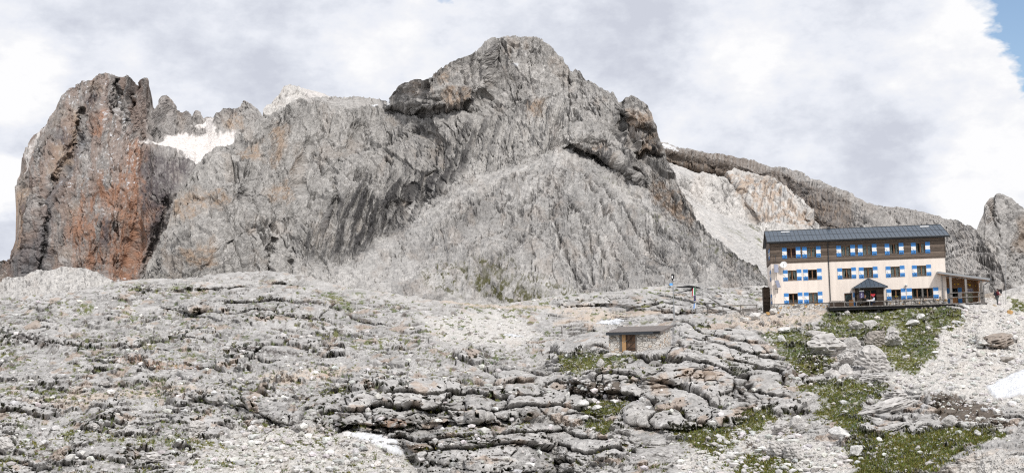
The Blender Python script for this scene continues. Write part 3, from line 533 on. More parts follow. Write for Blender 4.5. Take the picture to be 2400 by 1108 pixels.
# ------------------------------------------------------------------ near ground: the valley floor and its limestone terraces
Z6 = lambda *p: [(1500 + x / 2.419, 650 + y / 2.419) for x, y in p]
Z5 = lambda *p: [(750 + x / 2.419, 650 + y / 2.419) for x, y in p]
Z4 = lambda *p: [(x / 2.181, 600 + y / 2.181) for x, y in p]
TURF = [Z6((1060,180),(1740,165),(1830,190),(1820,270),(1720,300),(1660,330),(1680,400),(1640,470),(1560,540),(1440,500),(1400,440),(1250,380),(1160,330),(1000,330),(940,400),(1000,440),(1100,460),(1060,520),(950,540),(850,510),(760,380),(700,320),(800,310),(960,290),(1040,290)),
        Z6((520,820),(600,760),(760,740),(740,800),(700,860),(560,900)), Z6((160,850),(330,840),(510,870),(520,960),(420,990),(250,930)),
        Z6((1200,900),(1400,880),(1700,850),(2000,860),(2060,900),(1850,980),(1700,1060),(1600,1108),(1250,1130),(1180,1000)),
        Z6((900,620),(1150,580),(1400,620),(1250,740),(1300,830),(1000,800),(1050,700)), [(1315,838),(1380,828),(1450,828),(1485,842),(1440,865),(1350,872),(1318,868)], Z5((1500,690),(1640,700),(1730,690),(1720,800),(1560,790),(1480,740)),
        Z6((1520,250),(1680,240),(1640,330),(1540,330)), Z6((2100,130),(2177,150),(2177,200),(2110,180)), Z6((540,1000),(800,1010),(900,1108),(540,1130)), Z6((480,490),(600,560),(520,540)), Z6((1000,760),(1240,770),(1240,860),(1120,850)), Z5((1480,820),(1660,830),(1640,900),(1560,880))]
BROWN = [Z6((1640,660),(1800,680),(2050,740),(2080,860),(1900,840),(1700,800)), Z5((1430,590),(1700,600),(1700,700),(1400,660)), Z6((960,480),(1060,470),(1080,560),(820,590),(800,560)), Z6((880,590),(1000,600),(960,640)), Z6((560,900),(720,960),(900,1060),(700,1030))]
TANSAND = [Z6((400,230),(560,215),(1060,180),(1030,240),(760,310),(620,290),(560,260)), [(600,880),(780,860),(860,860),(760,890),(640,900)], [(350,905),(420,898),(520,925),(380,925),(180,945),(40,940),(160,925)], Z5((1750,200),(1500,150),(1300,190),(1600,270))]
SCREE_G = [Z6((1700,330),(1850,190),(2060,90),(2300,80),(2300,760),(2050,730),(1800,680),(1640,650),(1420,600),(1440,520),(1560,540),(1660,470)), Z6((1640,540),(2000,520),(2000,700)), [(800,1020),(830,1020),(960,1075),(1000,1130),(400,1130),(560,1000),(700,1000)], Z5((560,230),(1100,180),(1250,320),(1100,400),(700,380)), Z6((540,880),(720,840),(1180,1000),(1200,1130),(200,1130),(240,1000))]
LAWN_PATCH = [Z4((390,250),(480,250),(470,290),(400,300)), Z4((660,310),(720,310),(710,330),(670,335)), Z4((660,385),(830,425),(820,435),(650,395)), Z4((720,450),(780,440),(790,480),(730,485)), Z4((850,150),(960,155),(970,165),(860,175)), Z4((950,500),(1030,500),(1020,515),(950,520)), Z4((700,920),(800,920),(790,970),(700,970)), Z4((20,1030),(90,1035),(80,1050),(10,1050)), Z4((330,890),(385,890),(380,930),(330,930)), Z4((750,615),(850,630),(840,660),(760,640)), Z4((1040,1045),(1200,1060),(1190,1080),(1040,1065)), Z4((0,680),(40,690),(40,710),(0,710)), Z4((90,850),(150,850),(150,870),(100,875)), Z4((1240,400),(1280,400),(1270,415),(1240,415)), Z5((80,130),(180,150),(200,200),(150,190)), Z5((1810,250),(1910,250),(1900,262),(1820,265)), Z5((440,615),(510,620),(500,640),(450,635)), Z4((1640,180),(1730,190),(1820,260),(1800,290),(1740,250)), Z4((1780,180),(1870,190),(1860,205),(1790,195)), Z4((1420,930),(1500,965),(1480,972),(1410,945)), Z4((930,150),(990,150),(990,165),(930,170)), Z4((540,930),(650,940),(640,960),(540,950)), Z4((800,930),(940,930),(940,955),(860,970))]

SLABS = [[(700,935),(830,905),(930,885),(1100,880),(1330,880),(1400,860),(1500,830),(1600,800),(1585,750),(1660,738),(1750,768),(1842,850),(1855,950),(1750,990),(1570,1016),(1480,992),(1300,988),(1100,998),(950,1018),(800,1006)], [(955,1035),(1050,1014),(1200,1008),(1400,1008),(1430,1060),(1300,1112),(1000,1112)], [(1285,806),(1440,775),(1540,748),(1500,832),(1330,832)],
         [(370,903),(480,916),(600,932),(730,972),(800,1000),(720,1014),(600,965),(380,925)], [(430,705),(650,688),(860,705),(920,765),(650,765),(430,740)], [(0,765),(240,788),(240,824),(0,805)], [(520,795),(710,806),(710,836),(520,828)], [(1300,700),(1640,690),(1640,735),(1300,725)]]
def beds(A, B, h, w, seed, bend=.7):
    """bedded rock: wavy beds of height h cut into blocks about w wide; distances to bedding plane and joint, one value per block"""
    ph = B / h + bend * fbm(A / (4.5 * w), B / (5 * h), A * 0 + seed, 4, .5) + .10 * fbm(A / (.5 * w), B / h, A * 0 + seed + 3, 3); bed = np.floor(ph); fr = ph - bed
    hb = hsh(bed, bed * 0 + seed); jx = A / w * (.65 + .8 * hb) + hb * 37 + .22 * fbm(A / w, B / h, A * 0 + seed + 6, 3) + .35 * (hb - .5) * fr; jb = np.floor(jx); jf = jx - jb
    return np.minimum(fr, 1 - fr) * h, np.minimum(jf, 1 - jf) * w, hsh(jb, bed, seed + 1), fr, hsh(jb, bed, seed + 2), jf
def relief(U, V, P, loose, k=1.0, seed=0.):
    """limestone pavement: bedded blocks with open joints in the massive parts, broken ground and rubble between"""
    y = P[..., 1]; D = P[..., 1]
    s = (D / 90) ** .75; a = (P[..., 0] + seed) / s; b = -(V - 800) * D / F / s + .036 * y / s
    wa = .30 * fbm(a / 1.6, b / 1.6, a * 0 + seed, 5, .6); wb = .16 * fbm(a / 1.8 + 9, b / 1.2, a * 0 + seed, 5, .6)
    A, B = a + wa, b + wb + .05 * a
    zone = fbm(a / 7 + 3, b / 2.6, a * 0 + 14 + seed, 4); calm = 1 - .75 * sst(-.05, .35, zone)
    big = .60 * fbm(a / 5, b / 3, a * 0 + 2 + seed, 5, .5)
    hard = sst(-.2, .3, fbm(a / 5 + 3, b / 2.2, a * 0 + 12 + seed, 4))            # massive rock or rubble
    ev, eh, bh, fr, jr, jf = beds(A, B, .42, 1.25, 5); b2, c2, t2 = cells(A / .85, B / .27, 6, ta=.4); b3, c3, t3 = cells(A / .36, B / .13, 7, ta=.5)
    jo = sst(.35, .6, jr)
    o = .20 * (bh - .5) + (.28 * (1 - fr) * sst(0, .22, fr) - .05) * hard - .22 * np.exp(-(ev / .045) ** 2) * hard - .20 * np.exp(-(eh / .06) ** 2) * jo * hard
    o += calm * (.10 * (c2 - .5) + .24 * t2 - .10 * np.exp(-(b2 / .10) ** 2) * (1 - .7 * hard)) + calm * (1 - .4 * hard) * (.06 * (c3 - .5) + .09 * t3 - .05 * np.exp(-(b3 / .16) ** 2))
    o += .09 * calm * fbm(A / .6, B / .2, a * 0 + 50, 4, .7) + .05 * fbm(a / .25, b / .16, a * 0 + 55, 3, .65)
    c3r = c3
    crack = .75 * hard * np.maximum(np.exp(-(ev / .05) ** 2) * sst(-.1, .3, fbm(a / 1.5, b / .7, a * 0 + 58, 3)), jo * np.exp(-(eh / .05) ** 2)) + .35 * (1 - hard) * np.exp(-(b2 / .08) ** 2)
    # the big slabs
    sl = np.maximum(pmask(*warp(U, V, 24, 10, 2.), SLABS, 12), .9 * sst(.04, .22, fbm(U / 130, V / 38, U * 0 + 211, 5, .62))) * (1 - loose * .75); q = sl > .01
    if q.any():
        A_, B_ = A[q] * .92, B[q]; e1, g1, h1, f1, r1, j1 = beds(A_, B_ + .16 * np.maximum(U[q] - 1560, 0) / 31, 1.2, 4.0, 15, 1.6); e2, g2, h2, f2, r2, j2 = beds(A_ + 3, B_, .33, 1.2, 25, 1.0)
        J1 = sst(.25, .5, r1); J2 = sst(.6, .8, r2); z2 = .8 * sst(.0, .4, fbm(A_ / 2, B_ / 1.1, A_ * 0 + 70, 4))
        pil = (1 - np.abs(2 * f1 - 1) ** 6) * (1 - .8 * J1 * np.abs(2 * j1 - 1) ** 10)
        O = .26 * pil + .50 * (h1 - .5) + .5 * (h1 - .5) * (j1 - .5) + .18 * fbm(A_ / 1.6, B_ / .6, A_ * 0 + 78, 4, .6) +   .32 * (1 - f1) * sst(0, .14, f1) - .50 * np.exp(-(e1 / .055) ** 2) - .45 * J1 * np.exp(-(g1 / .06) ** 2) + z2 * (.08 * (h2 - .5) +   .05 * (1 - f2) * sst(0, .2, f2) - .10 * np.exp(-(e2 / .035) ** 2) - .12 * J2 * np.exp(-(g2 / .04) ** 2))
        O += .05 * fbm(A_ / .9, B_ / .25, A_ * 0 + 72, 5, .65) + .03 * fbm(A_ / .18, B_ / .1, A_ * 0 + 74, 3, .65)
        o[q] = o[q] * (1 - sl[q]) + O * sl[q]
        ck = np.maximum(np.exp(-(e1 / .07) ** 2) * sst(-.35, .05, fbm(A_ / 2.5, B_, A_ * 0 + 76, 3)), J1 * np.exp(-(g1 / .065) ** 2)); ck = np.maximum(ck, .55 * z2 * np.maximum(np.exp(-(e2 / .035) ** 2), J2 * np.exp(-(g2 / .04) ** 2)))
        crack[q] = crack[q] * (1 - sl[q]) + ck * sl[q]; bh[q] = bh[q] * (1 - sl[q]) + h1 * sl[q]
    lo = .10 * fbm(a / .5, b / .3, a * 0 + 60, 4, .65) + .09 * (c3 - .35) + .06 * t3 - .05 * np.exp(-(b3 / .2) ** 2) + .08 * fbm(a / .16, b / .1, a * 0 + 64, 3, .7)
    o = o * (1 - loose) + lo * loose
    return s * k * (big + o) * (1 - .35 * sst(160, 330, D)), dict(crack=crack * (1 - loose), c2=c2, c3=c3, bh=bh, A=A, B=B, hard=hard, a=a, b=b, sl=sl, calm=calm, zone=zone)

RQ = {}
def ground_col(key, U, V, P, N, d, grass, soil, sand, loose, seed=0.):
    q = RQ[key]; A, B = q['A'], q['B']; sl = q['sl']
    n = fbm(A / 3, B / 1.2, A * 0 + 90, 5, .6); n2 = fbm(A / .4, B / .25, A * 0 + 93, 4, .65)
    C = np.array((.41, .397, .383)) * (1 + .26 * n + (.24 - .10 * sl) * n2 + .12 * (q['c2'] - .5) * (1 - sl) + .14 * (q['c3'] - .5) * (1 - sl) + .22 * (q['bh'] - .5))[..., None]
    C = mixc(C, np.array((.59, .575, .56)), .6 * sst(.1, .5, fbm(A / .8, B / .4, A * 0 + 97, 4, .6)))
    C = mixc(C, np.array((.15, .14, .132)), (.72 - .25 * sl) * sst(.10, .42, fbm(A / .9, B / .35, A * 0 + 101, 5, .65)) * sst(-.15, .3, fbm(A / 5, B / 1.6, A * 0 + 103, 4)))
    C = mixc(C, np.array((.40, .29, .21)), .5 * sst(.28, .5, fbm(A / 1.8, B / .8, A * 0 + 105, 4)))
    C = mixc(C, np.array((.055, .045, .035)), .88 * q['crack'])
    C = mixc(C, np.array((.60, .575, .54)) * (1 + .25 * n2)[..., None], .75 * loose)
    C = mixc(C, SAND * (1 + .15 * n2)[..., None], .7 * sand)
    C = mixc(C, SOIL * (1 + .5 * n2)[..., None], .85 * soil)
    C = mixc(C, GRASS * np.stack([1.15 + .9 * n, 1.25 + .5 * n, .95 + .2 * n], -1) * (1 + .4 * n2)[..., None], .93 * grass)
    return np.clip(C, .01, .9)
def gmasks(U, V, P, tufts=.35):
    w = warp(U, V, 26, 12, 4.); w2 = warp(U, V, 9, 6, 8.)
    n = fbm(U / 14, V / 8, U * 0 + 110, 5, .65)
    n_ = fbm(U / 30, V / 16, U * 0 + 111, 6, .68); nf = fbm(U / 6, V / 4, U * 0 + 112, 3, .65)
    turf = pmask(.6 * w[0] + .4 * w2[0], .6 * w[1] + .4 * w2[1], TURF, 26)
    g = sst(.30, .44, turf + .46 * n_ + .24 * nf - .05) * sst(-.62, -.35, nf + .5 * n)
    g = np.maximum(g, pmask(*w2, LAWN_PATCH, 4) * sst(-.3, .0, n))
    g = g * (1 - .55 * sst(.18, .45, fbm(U / 26, V / 11, U * 0 + 117, 5, .62)))
    g = g * (1 - .8 * sst(.22, .36, fbm(U / 9, V / 4.5, U * 0 + 118, 4, .62)))
    field = fbm(U / 110, V / 40, U * 0 + 115, 4)
    spread = fbm(U / 15, V / 6, U * 0 + 120, 4, .6)
    g = np.maximum(g, sst(tufts, tufts + .1, spread + .42 * field) * sst(640, 680, V) * (U < 1900) * .95)
    soil = np.maximum(sst(.4, .65, pmask(*w2, BROWN, 16) + .5 * n_ + .2 * nf), .75 * sst(.38, .5, fbm(U / 20, V / 9, U * 0 + 125, 4) + .3 * field) * (U < 1250))
    sand = pmask(*w, TANSAND, 8) * sst(-.4, .1, n); loose = pmask(*w, SCREE_G, 16)
    return g, soil * (1 - g), sand * (1 - g), np.clip(loose + g * .9 + sand * .8, 0, 1)

A2_crest = [(-900,760),(-170,700),(0,697),(100,690),(180,682),(230,670),(275,660),(320,653),(350,652),(400,652),(458,652),(495,641),(550,639),(619,634),(678,641),(733,650),(756,659),(789,668),(830,676),(900,684),(1000,700),(1100,711),(1200,712),(1290,695),(1400,684),(1500,676),(1580,664),(1650,668),(1700,676),(1790,668),(1900,690),(2100,700)]
A2_c = [(-900,1400,45),(-900,900,90),(-900,760,300),(-170,1300,48),(1000,1300,50),(2100,1300,60),(0,1108,66),(600,1108,68),(1000,1108,72),(1300,1108,80),(0,1000,80),(600,1000,83),(1000,1000,84),(0,900,105),(600,900,106),(1000,900,98),(0,800,170),(500,800,175),(900,800,165),(1200,880,115),(1200,800,205),(1250,750,300),(0,700,330),(300,655,380),(550,640,390),(700,645,380),(500,720,270),(800,720,300),(1000,705,430),(1200,712,440),(1400,684,430),(1420,760,300),(1500,740,290),(1580,668,400),(1790,670,370),(1700,720,280),(2100,700,380),(2100,900,300),(1600,850,220),(850,680,400),(1650,1108,140)]
S1T = [(790,985),(833,939),(866,919),(936,915),(1006,906),(1105,898),(1200,915),(1300,925)]; S1B = [(790,1001),(874,1012),(948,1014),(981,1005),(1089,993),(1205,981),(1300,972)]
def A2_log(U, V):
    L = tps(A2_c, U, V); wv = V + 3.5 * fbm(U / 22, V / 30, U * 0 + 5, 3); wu = U + 4 * fbm(U / 18, V / 18, U * 0 + 6, 3)
    B = lambda *a, **k: band(wu, wv, *a, **k)
    L = L + B(S1T, S1B, .075, 10, .014, 10)
    L = L + B([(1093,948),(1205,940),(1330,945)], [(1093,985),(1205,984),(1330,975)], .02, 5, .004, 12) + B([(1100,905),(1180,895),(1310,900)], [(1100,938),(1180,935),(1310,928)], .022, 5, .003, 12)
    L = L + B([(948,955),(1015,938),(1081,930),(1147,925)], [(948,979),(1015,958),(1081,948),(1147,938)], .012, 4, .004, 12)
    for x, y0, y1, a in [(870, 925, 1010, .028), (942, 930, 1014, .022), (1089, 945, 995, .018), (905, 980, 1012, .008), (985, 940, 960, .01), (1040, 905, 940, .008), (1150, 898, 935, .012), (1205, 900, 940, .012), (1247, 905, 935, .01), (1150, 945, 985, .012), (1180, 942, 980, .009)]: L = L + crease(wu, wv, [(x, y0), (x + 6, y1)], a, 4)
    L = L + B([(-170,765),(0,768),(60,775),(150,788),(240,800)], [(-170,790),(0,800),(60,812),(150,816),(240,824)], .045, 8, .006, 20)
    L = L + B([(530,800),(600,806),(700,814)], [(530,824),(600,829),(700,833)], .04, 8, .007, 30)
    L = L + B([(430,715),(520,705),(650,690),(780,690),(860,718),(915,742)], [(430,735),(520,757),(650,760),(780,752),(860,766),(915,770)], .09, 10, .012, 20)
    L = L + B([(180,815),(270,830),(380,842),(480,852)], [(180,832),(270,852),(380,864),(480,872)], .03, 8, .006, 20)
    L = L + B([(370,905),(480,920),(560,933),(640,950),(720,975)], [(370,926),(480,947),(560,958),(640,990),(720,1020)], .035, 8, .006, 20)
    L = L + B([(955,1035),(1050,1016),(1200,1010),(1340,1000),(1420,1015)], [(955,1075),(1050,1095),(1200,1115),(1340,1085),(1420,1065)], .05, 6, .008, 14)
    L = L + B([(280,668),(450,660),(620,645),(720,655)], [(280,688),(450,684),(620,668),(720,672)], .05, 8, .01, 25) + B([(1300,705),(1420,692),(1560,700),(1640,712)], [(1300,722),(1420,715),(1560,735),(1640,738)], .06, 8, .012, 25)
    L = L + B([(370,700),(430,706),(480,712)], [(370,722),(430,732),(480,735)], .05, 6, .012, 12) + B([(700,925),(830,890),(930,870),(1000,880)], [(700,940),(830,912),(930,890),(1000,898)], .02, 8, .004, 14)
    L = L + crease(U, V, [(686,930),(692,934)], .03, 5) + crease(U, V, [(820,1030),(960,1065)], .015, 22)
    return L
_m = {}
def A2_disp(U, V, P, N):
    g, so, sa, lo = _m['A2'] = gmasks(U, V, P)
    d, RQ['A2'] = relief(U, V, P, lo, 2.1, 0.); return d
def A2_col(U, V, P, N, d):
    g, so, sa, lo = _m['A2']
    C = ground_col('A2', U, V, P, N, d, g, so, sa, lo)
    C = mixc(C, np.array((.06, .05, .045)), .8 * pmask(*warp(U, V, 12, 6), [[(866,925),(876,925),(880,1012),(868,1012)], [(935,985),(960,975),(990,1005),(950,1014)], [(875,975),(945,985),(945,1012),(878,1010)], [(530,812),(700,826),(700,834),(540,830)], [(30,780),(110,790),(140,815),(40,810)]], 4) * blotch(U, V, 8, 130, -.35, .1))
    st = pmask(*warp(U, V, 14, 6), [[(430,705),(650,690),(860,715),(910,765),(650,760),(430,735)], [(370,700),(480,700),(480,735),(370,730)]], 8) * sst(.08, .35, fbm(U / 5, V / 22, U * 0 + 133, 4, .6))
    C = mixc(C, np.array((.06, .055, .05)), .3 * st)
    C = mixc(C, np.array((.46, .27, .16)), .5 * pmask(*warp(U, V, 12, 6), [[(270,838),(470,855),(470,868),(270,852)], [(735,885),(790,870),(780,885)], [(890,985),(945,990),(940,1005),(890,1000)], [(410,855),(440,850),(440,866),(415,868)]], 4) * blotch(U, V, 8, 135, -.3, .3))
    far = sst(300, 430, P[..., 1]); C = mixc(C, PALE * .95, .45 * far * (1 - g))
    path = np.exp(-(seg_dist(U, V + 1.5 * fbm(U / 20, V / 20, U * 0, 3), [(900,666),(980,690),(1080,712),(1180,722),(1290,720)]) / 3.0) ** 2) + .8 * np.exp(-(seg_dist(U, V, [(1300,755),(1400,742),(1500,736),(1570,730)]) / 4) ** 2)
    return mixc(C, SAND * 1.05, np.clip(.7 * path, 0, .8))
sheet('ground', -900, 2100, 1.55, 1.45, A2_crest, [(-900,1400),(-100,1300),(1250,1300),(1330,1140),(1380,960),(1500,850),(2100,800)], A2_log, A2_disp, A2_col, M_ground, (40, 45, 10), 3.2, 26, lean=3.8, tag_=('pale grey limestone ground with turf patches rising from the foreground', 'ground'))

SHEETS['A2'] = SHEETS['ground']
A1_crest = [(1170,985),(1200,950),(1225,900),(1250,860),(1280,818),(1310,797),(1350,786),(1430,775),(1460,768),(1500,754),(1540,748),(1580,744),(1620,738),(1640,735),(1700,737),(1760,734),(1800,731),(1850,729),(1945,723),(2050,719),(2150,715.5),(2215,712.5),(2290,708),(2305,700),(2322,692),(2345,684),(2370,676),(2400,668),(2470,650),(2570,640),(3300,700)]
A1_c = [(1170,985,100),(1225,900,112),(1280,818,130),(1350,786,138),(1430,775,140),(1500,754,143),(1580,744,146),(1640,735,150),(1760,732,156),(1800,727,156),(1945,719,153),(2150,712,150),(2290,706,149),(2345,684,165),(2400,668,180),(2570,640,190),(1200,1108,95),(1200,1300,80),(1350,1108,76),(1600,1108,71),(1900,1108,67),(2200,1108,62),(2400,1108,58),(2570,1108,56),(1600,1300,46),(2000,1300,44),(2570,1300,42),(3300,1400,38),(3300,1000,80),(3300,700,190),(1350,1000,88),(1600,1000,86),(1900,1000,84),(2150,1000,80),(2400,1000,78),(1350,900,104),(1450,900,101),(1600,900,100),(1800,900,104),(2000,900,105),(2200,900,103),(2450,900,102),(1465,826,115.5),(1550,815,116),(1430,822,117),(1350,830,116),(1700,800,122),(1640,760,134),(1840,800,130),(1950,790,133),(2100,800,132),(2250,800,130),(2450,780,138),(1900,745,144),(2150,740,142),(2320,730,144),(1750,840,113)]
def A1_log(U, V):
    L = tps(A1_c, U, V); wv = V + 3.0 * fbm(U / 22, V / 30, U * 0 + 5, 3); wu = U + 4 * fbm(U / 18, V / 18, U * 0 + 6, 3)
    B = lambda *a, **k: band(wu, wv, *a, **k)
    L = L + B([(1340,885),(1362,879),(1411,870),(1486,870),(1512,885)], [(1340,920),(1365,926),(1411,935),(1486,936),(1512,922)], .055, 8, .012, 9)
    L = L + B([(1505,860),(1560,838),(1610,822),(1690,845),(1740,885)], [(1505,912),(1560,910),(1610,905),(1690,920),(1740,940)], .045, 9, .006, 14)
    L = L + B([(1500,925),(1620,926),(1755,942)], [(1500,948),(1620,952),(1755,956)], .016, 5, .006, 12) + B([(1470,962),(1560,954),(1740,958)], [(1470,990),(1560,1013),(1740,992)], .04, 7, .008, 14)
    L = L + B([(1725,902),(1790,884),(1850,902)], [(1725,945),(1790,950),(1850,937)], .035, 7, .008, 8)
    L = L + B([(1180,950),(1330,938),(1470,940)], [(1180,985),(1330,972),(1470,980)], .025, 6, .006, 14) + B([(1580,752),(1660,752),(1740,785),(1800,820),(1838,855)], [(1580,800),(1660,830),(1740,860),(1800,868),(1838,872)], .04, 9, .003, 10)
    L = L + B([(1290,806),(1360,792),(1430,785)], [(1290,830),(1360,822),(1430,822)], .02, 8, .003, 20)
    L = L + B([(2170,1108),(2244,1072),(2285,1058),(2347,1054),(2400,1066),(2570,1100)], [(2170,1160),(2244,1180),(2285,1190),(2347,1200),(2400,1200),(2570,1200)], .20, 7, 0, 14)
    L = L + B([(1385,1000),(1470,1010),(1540,1030)], [(1385,1030),(1470,1045),(1540,1052)], .02, 6, .005, 14) + B([(2290,790),(2330,782),(2390,775)], [(2290,812),(2330,812),(2390,800)], .03, 6, .008, 8)
    for pl, a, w in [(Z6((470,370),(530,470),(600,530)), .012, 4), (Z6((340,270),(560,320),(680,480)), .010, 4), (Z6((200,280),(300,300),(560,310)), .008, 3), (Z6((600,330),(760,480)), .006, 3), (Z6((340,500),(370,600)), .012, 6), (Z6((520,590),(620,720)), .016, 5), (Z6((560,560),(600,640),(700,720)), .01, 4), (Z6((180,300),(180,400)), .012, 4),
                     ([(1411,872),(1420,930)], .006, 3), ([(1450,870),(1455,935)], .006, 3), ([(1370,900),(1505,893)], .004, 2.5), ([(1510,880),(1640,870),(1720,890)], .006, 3), ([(1520,900),(1600,885),(1700,905)], .006, 3)]:
        L = L + crease(wu, wv, pl, a, w)
    return L
def A1_disp(U, V, P, N):
    g, so, sa, lo = gmasks(U, V, P, .5)
    lo = np.clip(lo + .8 * pmask(U, V, [(2170,1112),(2244,1076),(2285,1062),(2347,1058),(2400,1070),(2570,1110),(2570,1300),(2170,1300)], 10), 0, 1)
    hutm = pmask(U, V, [[(1415,770),(1580,755),(1585,812),(1500,828),(1420,830)]], 10)
    slab = pmask(*warp(U, V, 20, 8), [[(1580,750),(1650,742),(1740,775),(1835,850),(1780,870),(1690,850),(1600,810)]], 10)
    _m['A1'] = g, so, sa, lo
    d, RQ['A1'] = relief(U, V, P, lo, 1.55, 37.); return d * (1 - .35 * slab) * (1 - .85 * hutm) * (1 - .5 * sst(2, 0, np.abs(V - line(A1_crest, U)) / 6) * (U > 1790))
def A1_col(U, V, P, N, d):
    g, so, sa, lo = _m['A1']
    C = ground_col('A1', U, V, P, N, d, g, so, sa, lo)
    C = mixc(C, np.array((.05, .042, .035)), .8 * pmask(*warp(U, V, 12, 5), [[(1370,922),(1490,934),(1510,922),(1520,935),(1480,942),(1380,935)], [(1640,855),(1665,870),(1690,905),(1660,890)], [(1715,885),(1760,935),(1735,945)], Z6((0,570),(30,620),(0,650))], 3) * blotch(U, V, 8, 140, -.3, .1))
    C = mixc(C, TAN, .5 * pmask(*warp(U, V, 14, 6), [[(1520,890),(1560,880),(1570,930),(1530,935)], [(1600,870),(1700,880),(1690,900),(1600,895)]], 6))
    return C
o = sheet('ground', 1170, 3300, 1.25, 1.25, A1_crest, [(1170,1300),(2570,1300),(3300,1400)], A1_log, A1_disp, A1_col, M_ground, (34, 6, 14), 0.7, 8, lean=2.7, tag_=('limestone and turf slope below the mountain hut, right half of the foreground', 'ground'))
SHEETS['near'] = SHEETS['ground']
# a wide base far below, so the valley never opens onto nothing
bm_ = np.array([[-9000, -3000, -40], [9000, -3000, -40], [9000, 12000, -40], [-9000, 12000, -40]], float)
o = np_mesh('terrain', bm_, [[0, 1, 2, 3]], M_ground, np.tile(PALE * .8, (4, 1))); o['kind'] = 'structure'; o['label'] = 'pale stony base of the valley far below everything'; o['category'] = 'terrain'
# ------------------------------------------------------------------ object helpers
class MB:
    def __init__(s): s.v = []; s.f = []; s.m = []
    def add(s, vs, fs, mi=0):
        b = len(s.v); s.v += [tuple(map(float, q)) for q in vs]; s.f += [[b + i for i in q] for q in fs]; s.m += [mi] * len(fs)
    def box(s, x0, x1, y0, y1, z0, z1, mi=0, M=None):
        vs = [Vector((x, y, z)) for z in (z0, z1) for y in (y0, y1) for x in (x0, x1)]
        if M is not None: vs = [M @ q for q in vs]
        s.add(vs, [(0, 2, 3, 1), (4, 5, 7, 6), (0, 1, 5, 4), (2, 6, 7, 3), (0, 4, 6, 2), (1, 3, 7, 5)], mi)
    def tube(s, pts, r, n=8, mi=0, r1=None, cap=True):
        pts = [Vector(p) for p in pts]; rings = []
        for i, p in enumerate(pts):
            d = (pts[min(i + 1, len(pts) - 1)] - pts[max(i - 1, 0)]).normalized()
            a = d.cross(Vector((0, 0, 1)) if abs(d.z) < .9 else Vector((1, 0, 0))).normalized(); b = d.cross(a)
            rr = r if r1 is None else r + (r1 - r) * i / (len(pts) - 1)
            rings.append([p + (a * math.cos(2 * PI * k / n) + b * math.sin(2 * PI * k / n)) * rr for k in range(n)])
        vs = [q for g in rings for q in g]; fs = []
        for i in range(len(pts) - 1):
            for k in range(n): fs.append((i * n + k, i * n + (k + 1) % n, (i + 1) * n + (k + 1) % n, (i + 1) * n + k))
        if cap: fs += [tuple(range(n))[::-1], tuple(range((len(pts) - 1) * n, len(pts) * n))]
        s.add(vs, fs, mi)
    def prism(s, poly, d, mi=0):
        """polygon of 3D points extruded by vector d"""
        n = len(poly); a = [Vector(p) for p in poly]; d = Vector(d)
        s.add(a + [p + d for p in a], [tuple(range(n)), tuple(range(n, 2 * n))[::-1]] + [(i, i + n, (i + 1) % n + n, (i + 1) % n) for i in range(n)], mi)
    def build(s, name, mats, parent=None, smooth=False):
        me = bpy.data.meshes.new(name); me.from_pydata(s.v, [], s.f)
        for m in (mats if isinstance(mats, (list, tuple)) else [mats]): me.materials.append(m)
        me.polygons.foreach_set('material_index', s.m); me.polygons.foreach_set('use_smooth', [smooth] * len(s.f)); 
        bm = bmesh.new(); bm.from_mesh(me); bmesh.ops.recalc_face_normals(bm, faces=bm.faces); bm.to_mesh(me); bm.free(); me.update()
        o = bpy.data.objects.new(name, me); COL.objects.link(o)
        if parent is not None: o.parent = parent
        return o
def tag(o, label=None, cat=None, group=None, kind=None):
    for k, q in (('label', label), ('category', cat), ('group', group), ('kind', kind)):
        if q: o[k] = q
    return o
def thing(name, label, cat, M, group=None):
    o = bpy.data.objects.new(name, None); o.empty_display_size = .2; COL.objects.link(o); o.matrix_world = M; return tag(o, label, cat, group)
def B(name, mats, parent, *boxes):
    m = MB()
    for b in boxes: m.box(*b)
    return m.build(name, mats, parent)

